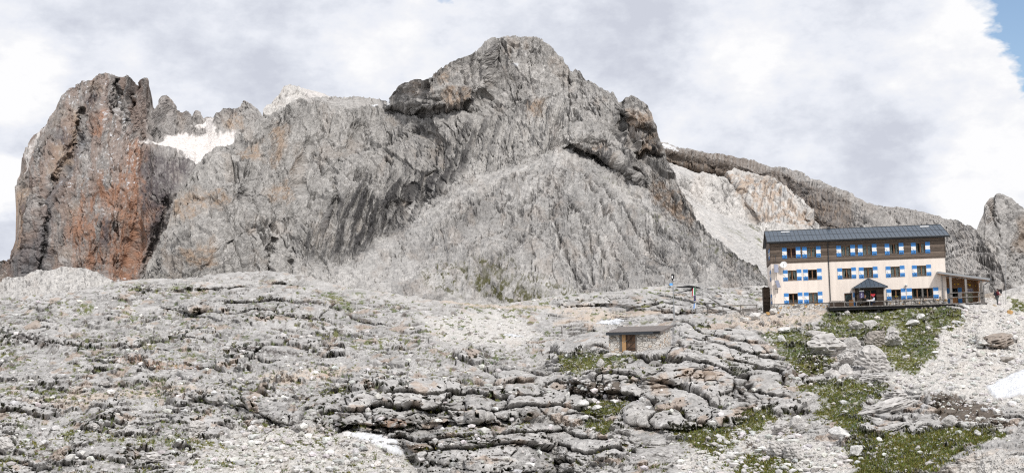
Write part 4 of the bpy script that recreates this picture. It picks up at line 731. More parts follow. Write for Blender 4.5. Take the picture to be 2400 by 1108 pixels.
# materials for built things
M_cream = plain('cream_render', (.79, .705, .635), .9, .12, 1.0, (2.4, 1, .28), bump=.006)
def plank_mat(name, c0, c1, freq, axis='z', rough=.85):
    def f(nt, b):
        L = nt.links.new; tc = nd(nt, 'ShaderNodeTexCoord'); sx = nd(nt, 'ShaderNodeSeparateXYZ'); L(tc.outputs['Object'], sx.inputs[0])
        sc = nd(nt, 'ShaderNodeMath', operation='MULTIPLY'); L(sx.outputs[axis.upper()], sc.inputs[0]); sc.inputs[1].default_value = freq
        fl = nd(nt, 'ShaderNodeMath', operation='FLOOR'); L(sc.outputs[0], fl.inputs[0])
        wn = nd(nt, 'ShaderNodeTexWhiteNoise', noise_dimensions='1D'); L(fl.outputs[0], wn.inputs['W'])
        mp = nd(nt, 'ShaderNodeMapping'); mp.inputs['Scale'].default_value = (.7, .7, 9) if axis == 'z' else (9, .7, .7); L(tc.outputs['Object'], mp.inputs['Vector'])
        n = nd(nt, 'ShaderNodeTexNoise', i_Scale=2.2, i_Detail=6.0, i_Roughness=.7); L(mp.outputs[0], n.inputs['Vector'])
        ad = nd(nt, 'ShaderNodeMath', operation='MULTIPLY_ADD'); L(wn.outputs[0], ad.inputs[0]); ad.inputs[1].default_value = .45; L(n.outputs['Fac'], ad.inputs[2])
        cr = nd(nt, 'ShaderNodeValToRGB'); e = cr.color_ramp.elements; e[0].position = .35; e[0].color = (*c0, 1); e[1].position = .95; e[1].color = (*c1, 1); L(ad.outputs[0], cr.inputs[0])
        L(cr.outputs[0], b.inputs['Base Color']); b.inputs['Roughness'].default_value = rough; b.inputs['Specular IOR Level'].default_value = .2
        fr = nd(nt, 'ShaderNodeMath', operation='FRACT'); L(sc.outputs[0], fr.inputs[0]); gt = nd(nt, 'ShaderNodeMath', operation='GREATER_THAN'); L(fr.outputs[0], gt.inputs[0]); gt.inputs[1].default_value = .12
        bp = nd(nt, 'ShaderNodeBump', i_Strength=1.0, i_Distance=.02); L(gt.outputs[0], bp.inputs['Height']); L(bp.outputs[0], b.inputs['Normal'])
    return mat(name, f)
M_timber = plank_mat('weathered_cladding', (.040, .031, .026), (.235, .185, .15), 6.5)
M_oldwood = plank_mat('grey_timber', (.10, .092, .085), (.27, .25, .235), 5, 'x')
M_darkwood = plank_mat('dark_timber', (.028, .020, .016), (.085, .062, .048), 5.5)
M_doorwood = plank_mat('brown_door_boards', (.075, .048, .035), (.17, .105, .07), 5, 'x')
M_orangewood = plain('varnished_pine', (.52, .25, .09), .5, .12, 5, (4, 4, .6))
M_frame = plain('brown_window_frame', (.20, .105, .055), .6, .15, 8)
M_roof = plain('slate_blue_sheet_roof', (.050, .070, .096), .42, .10, 1.5, spec=.5)
M_gutter = plain('dark_grey_metal', (.05, .056, .064), .45, .08, 3, metal=.3)
M_blue = plain('shutter_blue', (.06, .235, .56), .6, .10, 5); M_white = plain('white_paint', (.80, .80, .80), .55, .03, 6); M_black = plain('black_paint', (.012, .012, .014), .6, .1, 6)
M_steel = plain('galvanised_steel', (.34, .35, .36), .45, .08, 5, metal=.6)
M_curtain = plain('lace_curtain', (.62, .64, .62), .9, .10, 8, (6, 6, .5))
M_dim = plain('dim_interior', (.05, .042, .036), .9, .2, 2)
M_red = plain('red_cloth', (.50, .04, .045), .8, .05, 6); M_green = plain('green_cloth', (.02, .22, .06), .8, .05, 6); M_eu = plain('deep_blue_cloth', (.022, .03, .22), .8, .05, 6); M_sky = plain('light_blue_cloth', (.12, .38, .80), .8, .05, 6)
M_yellow = plain('yellow_paint', (.75, .52, .04), .7, .05, 6)
M_solar = plain('solar_cells', (.16, .18, .27), .3, .06, 9, spec=.6)
M_cloth = plain('white_cloth', (.78, .78, .80), .85, .05, 6)
def glass_f(nt, b):
    L = nt.links.new; g = nd(nt, 'ShaderNodeBsdfGlossy'); g.inputs['Roughness'].default_value = .03; t = nd(nt, 'ShaderNodeBsdfTransparent'); t.inputs[0].default_value = (.72, .75, .75, 1)
    lw = nd(nt, 'ShaderNodeLayerWeight', i_Blend=.15); mx = nd(nt, 'ShaderNodeMixShader'); L(lw.outputs['Fresnel'], mx.inputs[0]); L(t.outputs[0], mx.inputs[1]); L(g.outputs[0], mx.inputs[2])
    L(mx.outputs[0], nt.nodes['Material Output'].inputs[0]); nt.nodes.remove(b)
M_glass = mat('window_glass', glass_f)
def stone_f(nt, b, scale=3.2, c=((.20, .19, .18), (.50, .47, .43), (.50, .33, .16), (.62, .60, .57)), mortar=(.10, .09, .08), w=.045, st=(1, 1, 1.45)):
    L = nt.links.new; tc = nd(nt, 'ShaderNodeTexCoord'); mp = nd(nt, 'ShaderNodeMapping'); mp.inputs['Scale'].default_value = st; L(tc.outputs['Object'], mp.inputs['Vector'])
    ns = nd(nt, 'ShaderNodeTexNoise', i_Scale=2.5, i_Detail=2.0); L(mp.outputs[0], ns.inputs['Vector']); ad = nd(nt, 'ShaderNodeVectorMath', operation='MULTIPLY_ADD'); L(ns.outputs['Color'], ad.inputs[0]); ad.inputs[1].default_value = (.25, .25, .25); L(mp.outputs[0], ad.inputs[2])
    v1 = nd(nt, 'ShaderNodeTexVoronoi', feature='F1', i_Scale=scale); v2 = nd(nt, 'ShaderNodeTexVoronoi', feature='DISTANCE_TO_EDGE', i_Scale=scale); L(ad.outputs[0], v1.inputs['Vector']); L(ad.outputs[0], v2.inputs['Vector'])
    cr = nd(nt, 'ShaderNodeValToRGB'); cr.color_ramp.interpolation = 'CONSTANT'; e = cr.color_ramp.elements
    sp = nd(nt, 'ShaderNodeSeparateColor'); L(v1.outputs['Color'], sp.inputs[0]); L(sp.outputs[0], cr.inputs[0])
    e[0].position = 0; e[0].color = (*c[1], 1); e[1].position = .3; e[1].color = (*c[3], 1)
    for p_, cc in ((.55, c[2]), (.68, c[1]), (.85, c[0])): q = e.new(p_); q.color = (*cc, 1)
    lt = nd(nt, 'ShaderNodeMapRange'); lt.inputs['From Max'].default_value = w; L(v2.outputs['Distance'], lt.inputs['Value'])
    n2 = nd(nt, 'ShaderNodeTexNoise', i_Scale=14.0, i_Detail=5.0); L(tc.outputs['Object'], n2.inputs['Vector'])
    ml = nd(nt, 'ShaderNodeVectorMath', operation='SCALE'); L(cr.outputs[0], ml.inputs[0]); m2 = nd(nt, 'ShaderNodeMath', operation='ADD'); L(n2.outputs['Fac'], m2.inputs[0]); m2.inputs[1].default_value = .5; L(m2.outputs[0], ml.inputs['Scale'])
    mx = nd(nt, 'ShaderNodeMix', data_type='RGBA'); mx.inputs[6].default_value = (*mortar, 1); L(ml.outputs[0], mx.inputs[7]); L(lt.outputs[0], mx.inputs[0]); L(mx.outputs[2], b.inputs['Base Color'])
    bp = nd(nt, 'ShaderNodeBump', i_Strength=1.0, i_Distance=.08); L(lt.outputs[0], bp.inputs['Height']); L(bp.outputs[0], b.inputs['Normal']); b.inputs['Roughness'].default_value = .95
M_plinth = mat('rubble_plinth', stone_f)
M_drystone = mat('pale_stone_masonry', lambda nt, b: stone_f(nt, b, 2.7, ((.42, .38, .34), (.60, .56, .51), (.58, .47, .37), (.66, .63, .59)), (.12, .10, .085), .05, (1, 1, 1.8)))

# ------------------------------------------------------------------ the mountain hut
H = Matrix.Translation((32.918, 152.165, 3.924)) @ Matrix.Rotation(-.157, 4, 'Z'); Hi = H.inverted()
def fac(u, v, y=0.0):
    d = Hi.to_3x3() @ Vector(ray(u, v)); o_ = Hi @ Vector((0, 0, 0)); t = (y - o_.y) / d.y; p = o_ + d * t; return p.x, p.z
L_, W_ = 21.27, 9.5; ZP, ZT, ZE = -1.6, 5.05, 8.05
hut = thing('mountain_hut', 'long three storey mountain hut with cream walls, dark timber top floor and blue white shutters', 'mountain hut', H)
WX = [2.6, 5.1, 9.32, 11.95, 15.22, 18.4]
WIN = [(x, 6.32 + .008 * i, 1.12, 1.28, 'top', i) for i, x in enumerate(WX)] + [(x, 3.48 + .01 * i, 1.12, 1.28, 'mid', i) for i, x in enumerate(WX)] + [(2.6, .55, 1.12, 1.28, 'low', 0), (5.07, .57, 1.12, 1.28, 'low', 1), (15.18, .66, 1.15, 1.25, 'low', 2)]
WIDE = (18.36, .72, 2.55, 1.25); DOOR = (9.36, .30, .98, 2.04)
def front(mb, z0, z1, ops, y=0.0, th=.28, mi=0):
    """wall face with real openings and their reveals"""
    xs = sorted({0.0, L_} | {o[0] - o[2] / 2 for o in ops} | {o[0] + o[2] / 2 for o in ops}); zs = sorted({z0, z1} | {o[1] - o[3] / 2 for o in ops} | {o[1] + o[3] / 2 for o in ops})
    for a, b in zip(xs[:-1], xs[1:]):
        for c, d in zip(zs[:-1], zs[1:]):
            if any(abs((a + b) / 2 - o[0]) < o[2] / 2 and abs((c + d) / 2 - o[1]) < o[3] / 2 for o in ops): continue
            mb.add([(a, y, c), (b, y, c), (b, y, d), (a, y, d)], [(0, 1, 2, 3)], mi)
    for x, z, w, h in ops:
        a, b, c, d = x - w / 2, x + w / 2, z - h / 2, z + h / 2
        for q in ([(a, c), (a, d)], [(b, d), (b, c)], [(a, d), (b, d)], [(b, c), (a, c)]):
            (p0, q0), (p1, q1) = q; mb.add([(p0, y, q0), (p1, y, q1), (p1, y + th, q1), (p0, y + th, q0)], [(0, 1, 2, 3)], mi)
m = MB(); front(m, -.10, ZT, [w[:4] for w in WIN if w[4] != 'top'] + [WIDE, (DOOR[0], .46, DOOR[2], 1.12)])
m.add([(0, 0, -.1), (0, W_, -.1), (0, W_, ZT), (0, 0, ZT)], [(0, 1, 2, 3)]); m.add([(L_, 0, -.1), (L_, W_, -.1), (L_, W_, ZT), (L_, 0, ZT)], [(0, 1, 2, 3)]); m.add([(0, W_, -.1), (L_, W_, -.1), (L_, W_, ZT), (0, W_, ZT)], [(0, 1, 2, 3)])
m.build('wall', M_cream, hut)
m = MB(); front(m, ZT, ZE - .12, [w[:4] for w in WIN if w[4] == 'top'], -.05, .3); pk = ZE + 1.48
for x in (-.05, L_ + .05): m.add([(x, -.05, ZT), (x, W_ + .05, ZT), (x, W_ + .05, ZE - .12), (x, W_ / 2, pk), (x, -.05, ZE - .12)], [(0, 1, 2, 3, 4)])
m.add([(-.05, W_ + .05, ZT), (L_ + .05, W_ + .05, ZT), (L_ + .05, W_ + .05, ZE - .12), (-.05, W_ + .05, ZE - .12)], [(0, 1, 2, 3)])
m.add([(-.05, -.05, ZT), (L_ + .05, -.05, ZT), (L_ + .05, 0, ZT), (-.05, 0, ZT)], [(0, 1, 2, 3)]); m.box(-.09, -.02, -.09, -.052, ZT, ZE - .15); m.box(L_ + .02, L_ + .09, -.09, -.052, ZT, ZE - .15)
# single weathered boards that stand a little proud
for k in range(46):
    z = ZT + .12 + (k % 19) * .152; x = RNG.uniform(0, L_ - 4); w = RNG.uniform(1.2, 4)
    if not any(abs((x + w / 2) - o[0]) < (o[2] + w) / 2 + .7 and abs(z - o[1]) < o[3] / 2 + .25 for o in WIN if o[4] == 'top'): m.box(x, x + w, -.066, -.051, z, z + .05)
m.build('timber_cladding', M_timber, hut)
m = MB(); m.box(-.06, L_ + .06, -.07, W_ + .06, ZP - 1.2, -.10); m.build('stone_plinth', M_plinth, hut)
m = MB(); m.box(-.08, 7.05, -.10, -.071, -.15, -.09); m.build('plinth_coping', M_gutter, hut)
# roof
rf = MB(); ex0, ex1 = -.42, 21.85; sl_ = (9.62 - 7.82) / 5.45; yr = W_ / 2; zr = 9.62
def rp(x, y, dz=0.0): return (x, y, zr - abs(y - yr) * sl_ + dz)
for sgn in (-1, 1):
    ye = yr + sgn * 5.45
    rf.add([rp(ex0, ye), rp(ex1, ye), rp(ex1, yr), rp(ex0, yr), rp(ex0, ye, -.16), rp(ex1, ye, -.16), rp(ex1, yr, -.16), rp(ex0, yr, -.16)], [(0, 1, 2, 3), (4, 7, 6, 5), (0, 4, 5, 1), (0, 3, 7, 4), (1, 5, 6, 2)])
roof = rf.build('roof', M_roof, hut)
m = MB()
for k in range(43):
    x = ex0 + .02 + k * (ex1 - ex0 - .04) / 42
    for sgn in (-1, 1):
        a, b = rp(x, yr + sgn * 5.44, .004), rp(x, yr + sgn * .05, .004); m.prism([(a[0] - .018, a[1], a[2]), (a[0] + .018, a[1], a[2]), (b[0] + .018, b[1], b[2]), (b[0] - .018, b[1], b[2])], (0, 0, .035))
m.prism([rp(ex0, 1.9, .006), rp(ex1, 1.9, .006), rp(ex1, 1.95, .006), rp(ex0, 1.95, .006)], (0, 0, .022)); m.build('standing_seams', M_gutter, roof)
m = MB(); m.prism([(ex0, yr - .16, zr - .03), (ex0, yr, zr + .05), (ex0, yr + .16, zr - .03)], (ex1 - ex0, 0, 0)); m.build('ridge_cap', M_gutter, roof)
for u, v in ((1841, 547.5), (2168, 533.5)):
    x, z = fac(u, v, 3.2); m = MB(); m.prism([rp(x - .55, 3.6, .05), rp(x + .55, 3.6, .05), rp(x + .55, 3.72, .05), rp(x - .55, 3.72, .05)], (0, 0, .09)); m.build('roof_hatch_rim', M_white, roof)
m = MB(); x, _ = fac(1942, 540, 4.6); m.box(x - .16, x + .16, yr - .5, yr - .15, zr - .3, zr + .22); m.build('roof_vent', M_gutter, roof)
m = MB(); m.tube([(ex0 - .03, -.76, 7.76), (ex1 + .03, -.76, 7.76)], .075, 8); m.box(ex0, ex1, -.70, -.05, 7.60, 7.655); m.build('gutter', M_gutter, hut)
m = MB()
for x in (ex0 - .01, ex1 - .03):
    m = MB()
    for sgn in (-1, 1): m.prism([rp(x, yr + sgn * 5.45, -.02), rp(x, yr, -.02), rp(x, yr, -.36), rp(x, yr + sgn * 5.45, -.36)], (.04, 0, 0))
    m.build('bargeboard', M_darkwood, hut)
m = MB(); m.tube([(7.13, -.74, 7.7), (7.15, -.25, 7.35), (7.15, -.12, 7.1), (7.15, -.10, -.7)], .055, 8); m.build('downpipe', M_gutter, hut)
m = MB(); m.tube([(20.75, -.07, 2.9), (20.75, -.07, -.6)], .04, 8); m.build('downpipe', M_steel, hut)
# floors inside keep the rooms dark
B('floor_slab', M_dim, hut, (.02, L_ - .02, .3, W_ - .02, 2.0, 2.2), (.02, L_ - .02, .3, W_ - .02, 4.86, 5.04), (.02, L_ - .02, .02, W_ - .02, 7.70, 7.82), (.02, L_ - .02, .3, W_ - .02, -.3, -.11), (.02, L_ - .02, 2.2, 2.3, -.1, 7.7))
def curtain(mb, x0, x1, z0, z1, y, tie=0):
    """gathered cloth; tie pulls its foot towards one side"""
    n = 14; top = [(x0 + (x1 - x0) * i / n, y + .018 * math.sin(i * 2.3), z1) for i in range(n + 1)]
    g = .55 * (x1 - x0) * tie
    bot = [((x0 if tie <= 0 else x0) + (x1 - x0 - abs(g)) * i / n + (abs(g) if tie > 0 else 0), y + .018 * math.sin(i * 2.3), z0) for i in range(n + 1)]
    mb.add(top + bot, [(i, i + 1, n + 2 + i, n + 1 + i) for i in range(n)])
CURT = {('top', 0): 'red', ('top', 1): (1, 1), ('top', 2): (1, 1), ('top', 3): (1, 1), ('top', 4): (.7, .7), ('top', 5): (.5, .8), ('mid', 0): 'tie', ('mid', 1): None, ('mid', 2): 'tie', ('mid', 3): (.8, .8), ('mid', 4): (.85, .95), ('mid', 5): (1, .95), ('low', 0): 'half', ('low', 1): (1, 1), ('low', 2): 'half'}
def shutter(x, z, w, h, parent, side=1, y=-.045, rod=False, R_=None):
    m = MB(); hb = h / 3
    for k, mi in ((0, 0), (1, 1), (2, 0)): m.box(x - w / 2, x + w / 2, y - .035, y, z - h / 2 + k * hb, z - h / 2 + (k + 1) * hb, mi)
    q = y - .042
    m.box(x - w * .36, x + w * .36, q, y - .036, z - h / 2 + .10, z - h / 2 + .135, 2)                     # the little painted mark on the lower blue
    for t in (-.24, -.06, .16, .28): m.box(x + w * t - .03, x + w * t + .03, q, y - .036, z - h / 2 + .136, z - h / 2 + .17 + .04 * abs(math.sin(t * 40)), 2)
    m.box(x - w * .3, x + w * .3, q, y - .036, z + h / 2 - .2, z + h / 2 - .18, 3)
    m.tube([(x - side * w * .46, q - .01, z), (x - side * w * .46, q - .01, z + .10)], .012, 5, 2)
    if rod: m.tube([(x - w * .25, q - .01, z + .02), (x + w * .3, q - .01, z - h / 2 + .12)], .009, 5, 2)
    if R_ is not None: m.v = [tuple(R_ @ Vector(p)) for p in m.v]
    return m.build('shutter', [M_blue, M_white, M_black, M_eu], parent)
def window(x, z, w, h, y, cur, parent=hut, sill=True, posts=(0,)):
    m = MB(); f = .075; yy = y + .17
    for a in ((x - w / 2 - .005, x - w / 2 + f, z - h / 2, z + h / 2), (x + w / 2 - f, x + w / 2 + .005, z - h / 2, z + h / 2), (x - w / 2, x + w / 2, z - h / 2 - .005, z - h / 2 + f), (x - w / 2, x + w / 2, z + h / 2 - f, z + h / 2 + .005)): m.box(a[0], a[1], yy, yy + .07, a[2], a[3])
    for p_ in posts: m.box(x + p_ - .065, x + p_ + .065, yy - .02, yy + .06, z - h / 2 + f, z + h / 2 - f)
    wd = m.build('window', M_frame, parent)
    if sill:
        m = MB(); m.box(x - w / 2 + .01, x + w / 2 - .01, y - .07, yy, z - h / 2, z - h / 2 + .035); m.tube([(x - w / 2, y - .06, z - h / 2 + .2), (x + w / 2, y - .06, z - h / 2 + .2)], .018, 6); m.build('sill', M_oldwood, wd)
    B('pane', M_glass, wd, (x - w / 2 + f, x + w / 2 - f, yy + .03, yy + .036, z - h / 2 + f, z + h / 2 - f))
    if cur:
        m = MB(); yc = yy + .11
        if cur == 'red': curtain(m, x - w / 2, x + w / 2, z - h / 2, z + h / 2, yc); m.build('curtain', plain('wine_blind', (.13, .05, .055), .9, .1, 6), wd)
        elif cur == 'tie': curtain(m, x - w / 2, x - .05, z - h / 2, z + h / 2, yc, -1); curtain(m, x + .05, x + w / 2, z - h / 2, z + h / 2, yc, 1); m.build('curtain', M_curtain, wd)
        elif cur == 'half': curtain(m, x - w / 2, x + w / 2, z - h / 2, z - h * .12, yc); m.build('curtain', plain('grey_curtain', (.22, .21, .20), .9, .1, 6), wd)
        elif cur == 'side':
            for xa in (x - w / 2, x + w / 2 - .3): m = MB(); curtain(m, xa, xa + .3, z - h / 2, z + h / 2, yc); m.build('curtain', plain('dark_curtain', (.10, .12, .11), .9, .1, 6), wd)
        else: curtain(m, x - w / 2, x - w / 2 + cur[0] * w * .46, z - h / 2, z + h / 2, yc); curtain(m, x + w / 2 - cur[1] * w * .46, x + w / 2, z - h / 2, z + h / 2, yc); m.build('curtain', M_curtain, wd)
    return wd
for x, z, w, h, row, i in WIN:
    y = -.05 if row == 'top' else 0.0
    window(x, z, w, h, y, CURT[(row, i)]); sh_ = 1.38
    shutter(x - w / 2 - .295, z + .0, .565, sh_, hut, 1, y - .02, True); shutter(x + w / 2 + .295, z + .04, .565, sh_, hut, -1, y - .02)
x, z, w, h = WIDE; window(x, z, w, h, 0, 'side', posts=(-.62, .62)); B('mullion', M_oldwood, hut, (x - .1, x + .1, -.02, .28, z - h / 2 - .05, z + h / 2)); shutter(x - w / 2 - .32, z, .62, 1.36, hut, 1, -.02); shutter(x + w / 2 + .32, z, .62, 1.36, hut, -1, -.02)
# door with orange wooden foot and its folded shutter
x, z, w, h = DOOR; m = MB()
for a in ((x - w / 2, x - w / 2 + .1), (x + w / 2 - .1, x + w / 2)): m.box(a[0], a[1], .06, .16, -.72, 1.0)
m.box(x - w / 2, x + w / 2, .06, .16, .92, 1.02); dr = m.build('door', M_frame, hut)
B('pane', M_glass, dr, (x - w / 2 + .1, x + w / 2 - .1, .10, .106, .0, .92)); m = MB(); curtain(m, x - w / 2 + .1, x + w / 2 - .1, -.05, .9, .2); m.build('curtain', plain('blue_grey_curtain', (.20, .25, .27), .9, .1, 6), dr)
B('door_panel', M_orangewood, dr, (x + .03, x + w / 2 + .14, -.16, -.10, -.72, .12))
m = MB(); 
for k, mi in ((0, 0), (1, 1), (2, 0)): m.box(x + w / 2 + .10, x + w / 2 + .25, -.35, -.02, -.70 + k * .575, -.70 + (k + 1) * .575, mi)
m.build('shutter', [M_blue, M_white], hut)
B('door_reveal', M_white, hut, (x - w / 2 - .06, x - w / 2 - .001, -.012, -.002, -.1, 1.05), (x - w / 2 - .06, x + w / 2 + .06, -.012, -.002, 1.03, 1.08))
# gable shutters at the left end
RG = Matrix(((0, 1, 0, 0), (1, 0, 0, 0), (0, 0, 1, 0), (0, 0, 0, 1)))          # swaps x and y: a shutter on the end wall
for yw, zw in ((1.6, 6.3), (1.7, 3.55), (1.8, .5)):
    for dy, sd_ in ((-.92, 1), (.92, -1)): shutter(yw + dy, zw, .61, 1.38, hut, sd_, -.02 - (.05 if zw > 5 else 0), R_=RG)
    m = MB(); xo = -.012 - (.05 if zw > 5 else 0); m.box(xo - .03, xo, yw - .6, yw + .6, zw - .64, zw + .64); wd = m.build('window', M_frame, hut); B('pane', M_solar, wd, (xo - .036, xo - .031, yw - .52, yw + .52, zw - .56, zw + .56))
m = MB(); m.box(-.85, -.07, 5.2, 8.2, -2.4, 2.3); m.build('lean_to', M_darkwood, hut)
# satellite dish
x, z = fac(1837, 620.5, -.35); c = Vector((x, -.42, z)); ax = Vector((-.25, -.92, .30)).normalized(); a = ax.cross(Vector((0, 0, 1))).normalized(); b_ = a.cross(ax); m = MB(); rings = []
for k in range(6):
    r = .44 * k / 5; rings.append([c + (a * math.cos(t * PI / 12) + b_ * math.sin(t * PI / 12)) * r + ax * (.09 * (k / 5) ** 2) for t in range(24)])
m.add([q for g in rings for q in g], [(i * 24 + k, i * 24 + (k + 1) % 24, (i + 1) * 24 + (k + 1) % 24, (i + 1) * 24 + k) for i in range(5) for k in range(24)])
m.add([q - ax * .02 for q in rings[-1]] + [q - ax * .02 for q in rings[1]], [(k, (k + 1) % 24, 24 + (k + 1) % 24, 24 + k) for k in range(24)])
ds = m.build('satellite_dish', M_white, hut, True); m = MB(); m.tube([c - b_ * .38 + ax * .08, c + ax * .34 - b_ * .1], .018, 6); m.box(-.05, .05, -.05, .05, -.05, .05, 0, Matrix.Translation(c + ax * .36 - b_ * .1)); m.build('feed_arm', M_gutter, ds); m = MB(); m.tube([c - ax * .02, (x, -.05, z - .1), (x, -.0, z - .1)], .03, 6); m.build('dish_bracket', M_steel, ds)
# solar panels and mast at the left corner
for (u, v, w, h, rz, tx) in ((1819.5, 629, .56, 1.10, .25, .12), (1823, 665, .50, .98, .30, -.20)):
    x, z = fac(u, v, -.5); Mx = Matrix.Translation((x, -.5, z)) @ Matrix.Rotation(rz, 4, 'Z') @ Matrix.Rotation(-.30, 4, 'X') @ Matrix.Rotation(tx, 4, 'Y')
    m = MB(); m.box(-w / 2, w / 2, .0, .035, -h / 2, h / 2, 0, Mx); sp_ = m.build('solar_panel', M_gutter, hut); m = MB()
    for i in range(3):
        for j in range(6): m.box(-w / 2 + .02 + i * (w - .04) / 3 + .006, -w / 2 + .02 + (i + 1) * (w - .04) / 3 - .006, -.006, -.001, -h / 2 + .02 + j * (h - .04) / 6 + .006, -h / 2 + .02 + (j + 1) * (h - .04) / 6 - .006, 0, Mx)
    m.build('solar_cells', M_solar, sp_)
m = MB(); x, z0 = fac(1822, 678, -.35); _, z1 = fac(1818, 598, -.35); m.tube([(x, -.35, z0 - .5), (x - .05, -.35, z1)], .03, 6); m.tube([(-.3, .6, z0 + .05), (x + .1, -.35, z0 + .05)], .03, 6); m.tube([(x, -.35, z0 + .05), (x, 0, z0 + .05)], .025, 6); m.tube([(-1.0, -.3, z1 + .15), (x, -.35, z1), (x + .1, 0, z1)], .018, 6); m.tube([(x - .45, -.35, z0), (x - .45, -.1, -1.2)], .016, 6); m.build('panel_mast', M_gutter, hut)
x, z = fac(2123, 669); m = MB(); m.tube([(x, -.22, z - .16), (x, -.22, z + .05)], .15, 12); m.tube([(x, -.2, z + .06), (x, -.2, z + .17)], .14, 12, 1, .06); m.box(x - .04, x + .04, -.2, .0, z + .0, z + .08); m.build('wall_lamp', [M_steel, M_white], hut)
# timber storm porch with hipped roof
px0, px1, py, pz = 10.2, 13.3, -1.75, 1.62
m = MB(); m.box(px0 + .9, px1, py, py + .08, -.74, -.02); m.box(px0 + .9, px1, py, py + .08, 1.22, pz); m.box(px1 - .75, px1, py + .002, py + .078, -.02, 1.22); m.box(px1 - .08, px1, py + .08, -.002, -.74, pz); m.box(px0, px0 + .08, -.9, -.002, -.74, pz); m.box(px0 + .82, px0 + .9, py, -.0, -.74, pz); m.box(px0 + .9, px0 + 1.0, py - .01, py + .09, -.02, 1.22); m.box(px0, px1, py + .1, -.01, pz - .1, pz); m.box(px0 + .9, px1, -.08, -.03, -.74, pz - .1)
por = m.build('storm_porch', M_darkwood, hut)
B('porch_post', M_darkwood, por, (px0, px0 + .14, py, py + .14, -.74, pz)); B('porch_post', M_darkwood, por, (px1, px1 + .13, py - .03, py + .11, -.74, pz))
wx0, wx1 = px0 + 1.02, px1 - .77; m = MB(); m.box(wx0, wx1, py + .03, py + .036, .0, 1.2); m.build('pane', M_glass, por); B('glazing_bar', M_frame, por, ((wx0 + wx1) / 2 - .04, (wx0 + wx1) / 2 + .04, py + .01, py + .07, .0, 1.2)); m = MB(); curtain(m, wx0 + .05, wx0 + .55, .0, 1.2, py + .3); m.build('curtain', plain('porch_curtain', (.10, .105, .11), .9, .1, 6), por)
m = MB(); hx, hz = fac(2046, 691, py - .02); hp = []
for t in range(24):
    a = t * PI / 12; hp.append((hx + .018 * 16 * math.sin(a) ** 3, py - .012, hz + .016 * (13 * math.cos(a) - 5 * math.cos(2 * a) - 2 * math.cos(3 * a) - math.cos(4 * a))))
m.prism(hp, (0, .012, 0)); m.build('red_heart', M_red, por)
m = MB(); ax0, ax1, ayf = 9.82, 13.9, -2.25; ap = (11.86, -.3, 2.78); ap2 = (11.86, -.02, 2.78)
m.add([(ax0, ayf, pz), (ax1, ayf, pz), ap, ap2, (ax0, 0 - .02, pz), (ax1, -.02, pz), (ax0, ayf, pz - .13), (ax1, ayf, pz - .13), (ax0, -.02, pz - .13), (ax1, -.02, pz - .13)], [(0, 1, 2), (0, 2, 3, 4), (1, 5, 3, 2), (0, 6, 7, 1), (0, 4, 8, 6), (1, 7, 9, 5), (6, 8, 9, 7)])
pr = m.build('porch_roof', M_roof, hut); m = MB()
for k in range(-3, 4):
    t = 1 - abs(k) / 3.9; x0 = 11.86 + k * .5
    a = Vector((x0, ayf + .01, pz + .004)); b = Vector((x0, ayf + (-.3 - ayf) * t, pz + 1.16 * t + .004)); m.prism([(a.x - .015, a.y, a.z), (a.x + .015, a.y, a.z), (b.x + .015, b.y, b.z), (b.x - .015, b.y, b.z)], (0, 0, .03))
for q in ((ax0, ayf), (ax1, ayf)): m.tube([(q[0], q[1], pz + .01), (ap[0], ap[1], ap[2] + .01)], .03, 6)
m.build('standing_seams', M_gutter, pr); m = MB(); m.tube([(ax0, ayf - .05, pz - .07), (ax1, ayf - .05, pz - .07)], .06, 8); m.build('gutter', M_gutter, pr)
def ball(mb, c, r, mi=0, n=10):
    vs = [(c[0] + r * math.sin(PI * i / n) * math.cos(2 * PI * k / n), c[1] + r * math.sin(PI * i / n) * math.sin(2 * PI * k / n), c[2] + r * math.cos(PI * i / n)) for i in range(n + 1) for k in range(n)]
    mb.add(vs, [(i * n + k, i * n + (k + 1) % n, (i + 1) * n + (k + 1) % n, (i + 1) * n + k) for i in range(n) for k in range(n)], mi)
m = MB(); x, z = fac(2013.5, 675, -1.95); ball(m, (x, -1.95, z), .10); m.tube([(x, -1.95, z), (x, -1.95, pz - .1)], .02, 6); m.build('globe_lamp', M_white, por)
# banner with white letters standing in the porch mouth
x0, z0 = fac(2015, 698, -1.85); x1, z1 = fac(2024, 683, -1.85); m = MB(); m.box(x0, x1, -1.87, -1.85, z0, z1, 0)
m.box(x0 - .02, x1 + .04, -1.885, -1.855, z1 + .02, z1 + .16, 1)
xc = (x0 + x1) / 2
for k in range(4):
    zc = z1 - .12 - k * (z1 - z0 - .1) / 4
    m.box(xc - .07, xc + .05, -1.876, -1.871, zc - .02, zc + .02, 1); m.box(xc + (-.07 if k % 2 else .02), xc + (-.03 if k % 2 else .06), -1.876, -1.871, zc - .08, zc - .021, 1)
tag(m.build('banner', [plain('violet_blue_cloth', (.09, .075, .17), .8, .08, 5), M_white, M_black], None), 'narrow dark violet banner with white letters hanging in the mouth of the storm porch', 'banner').matrix_world = H
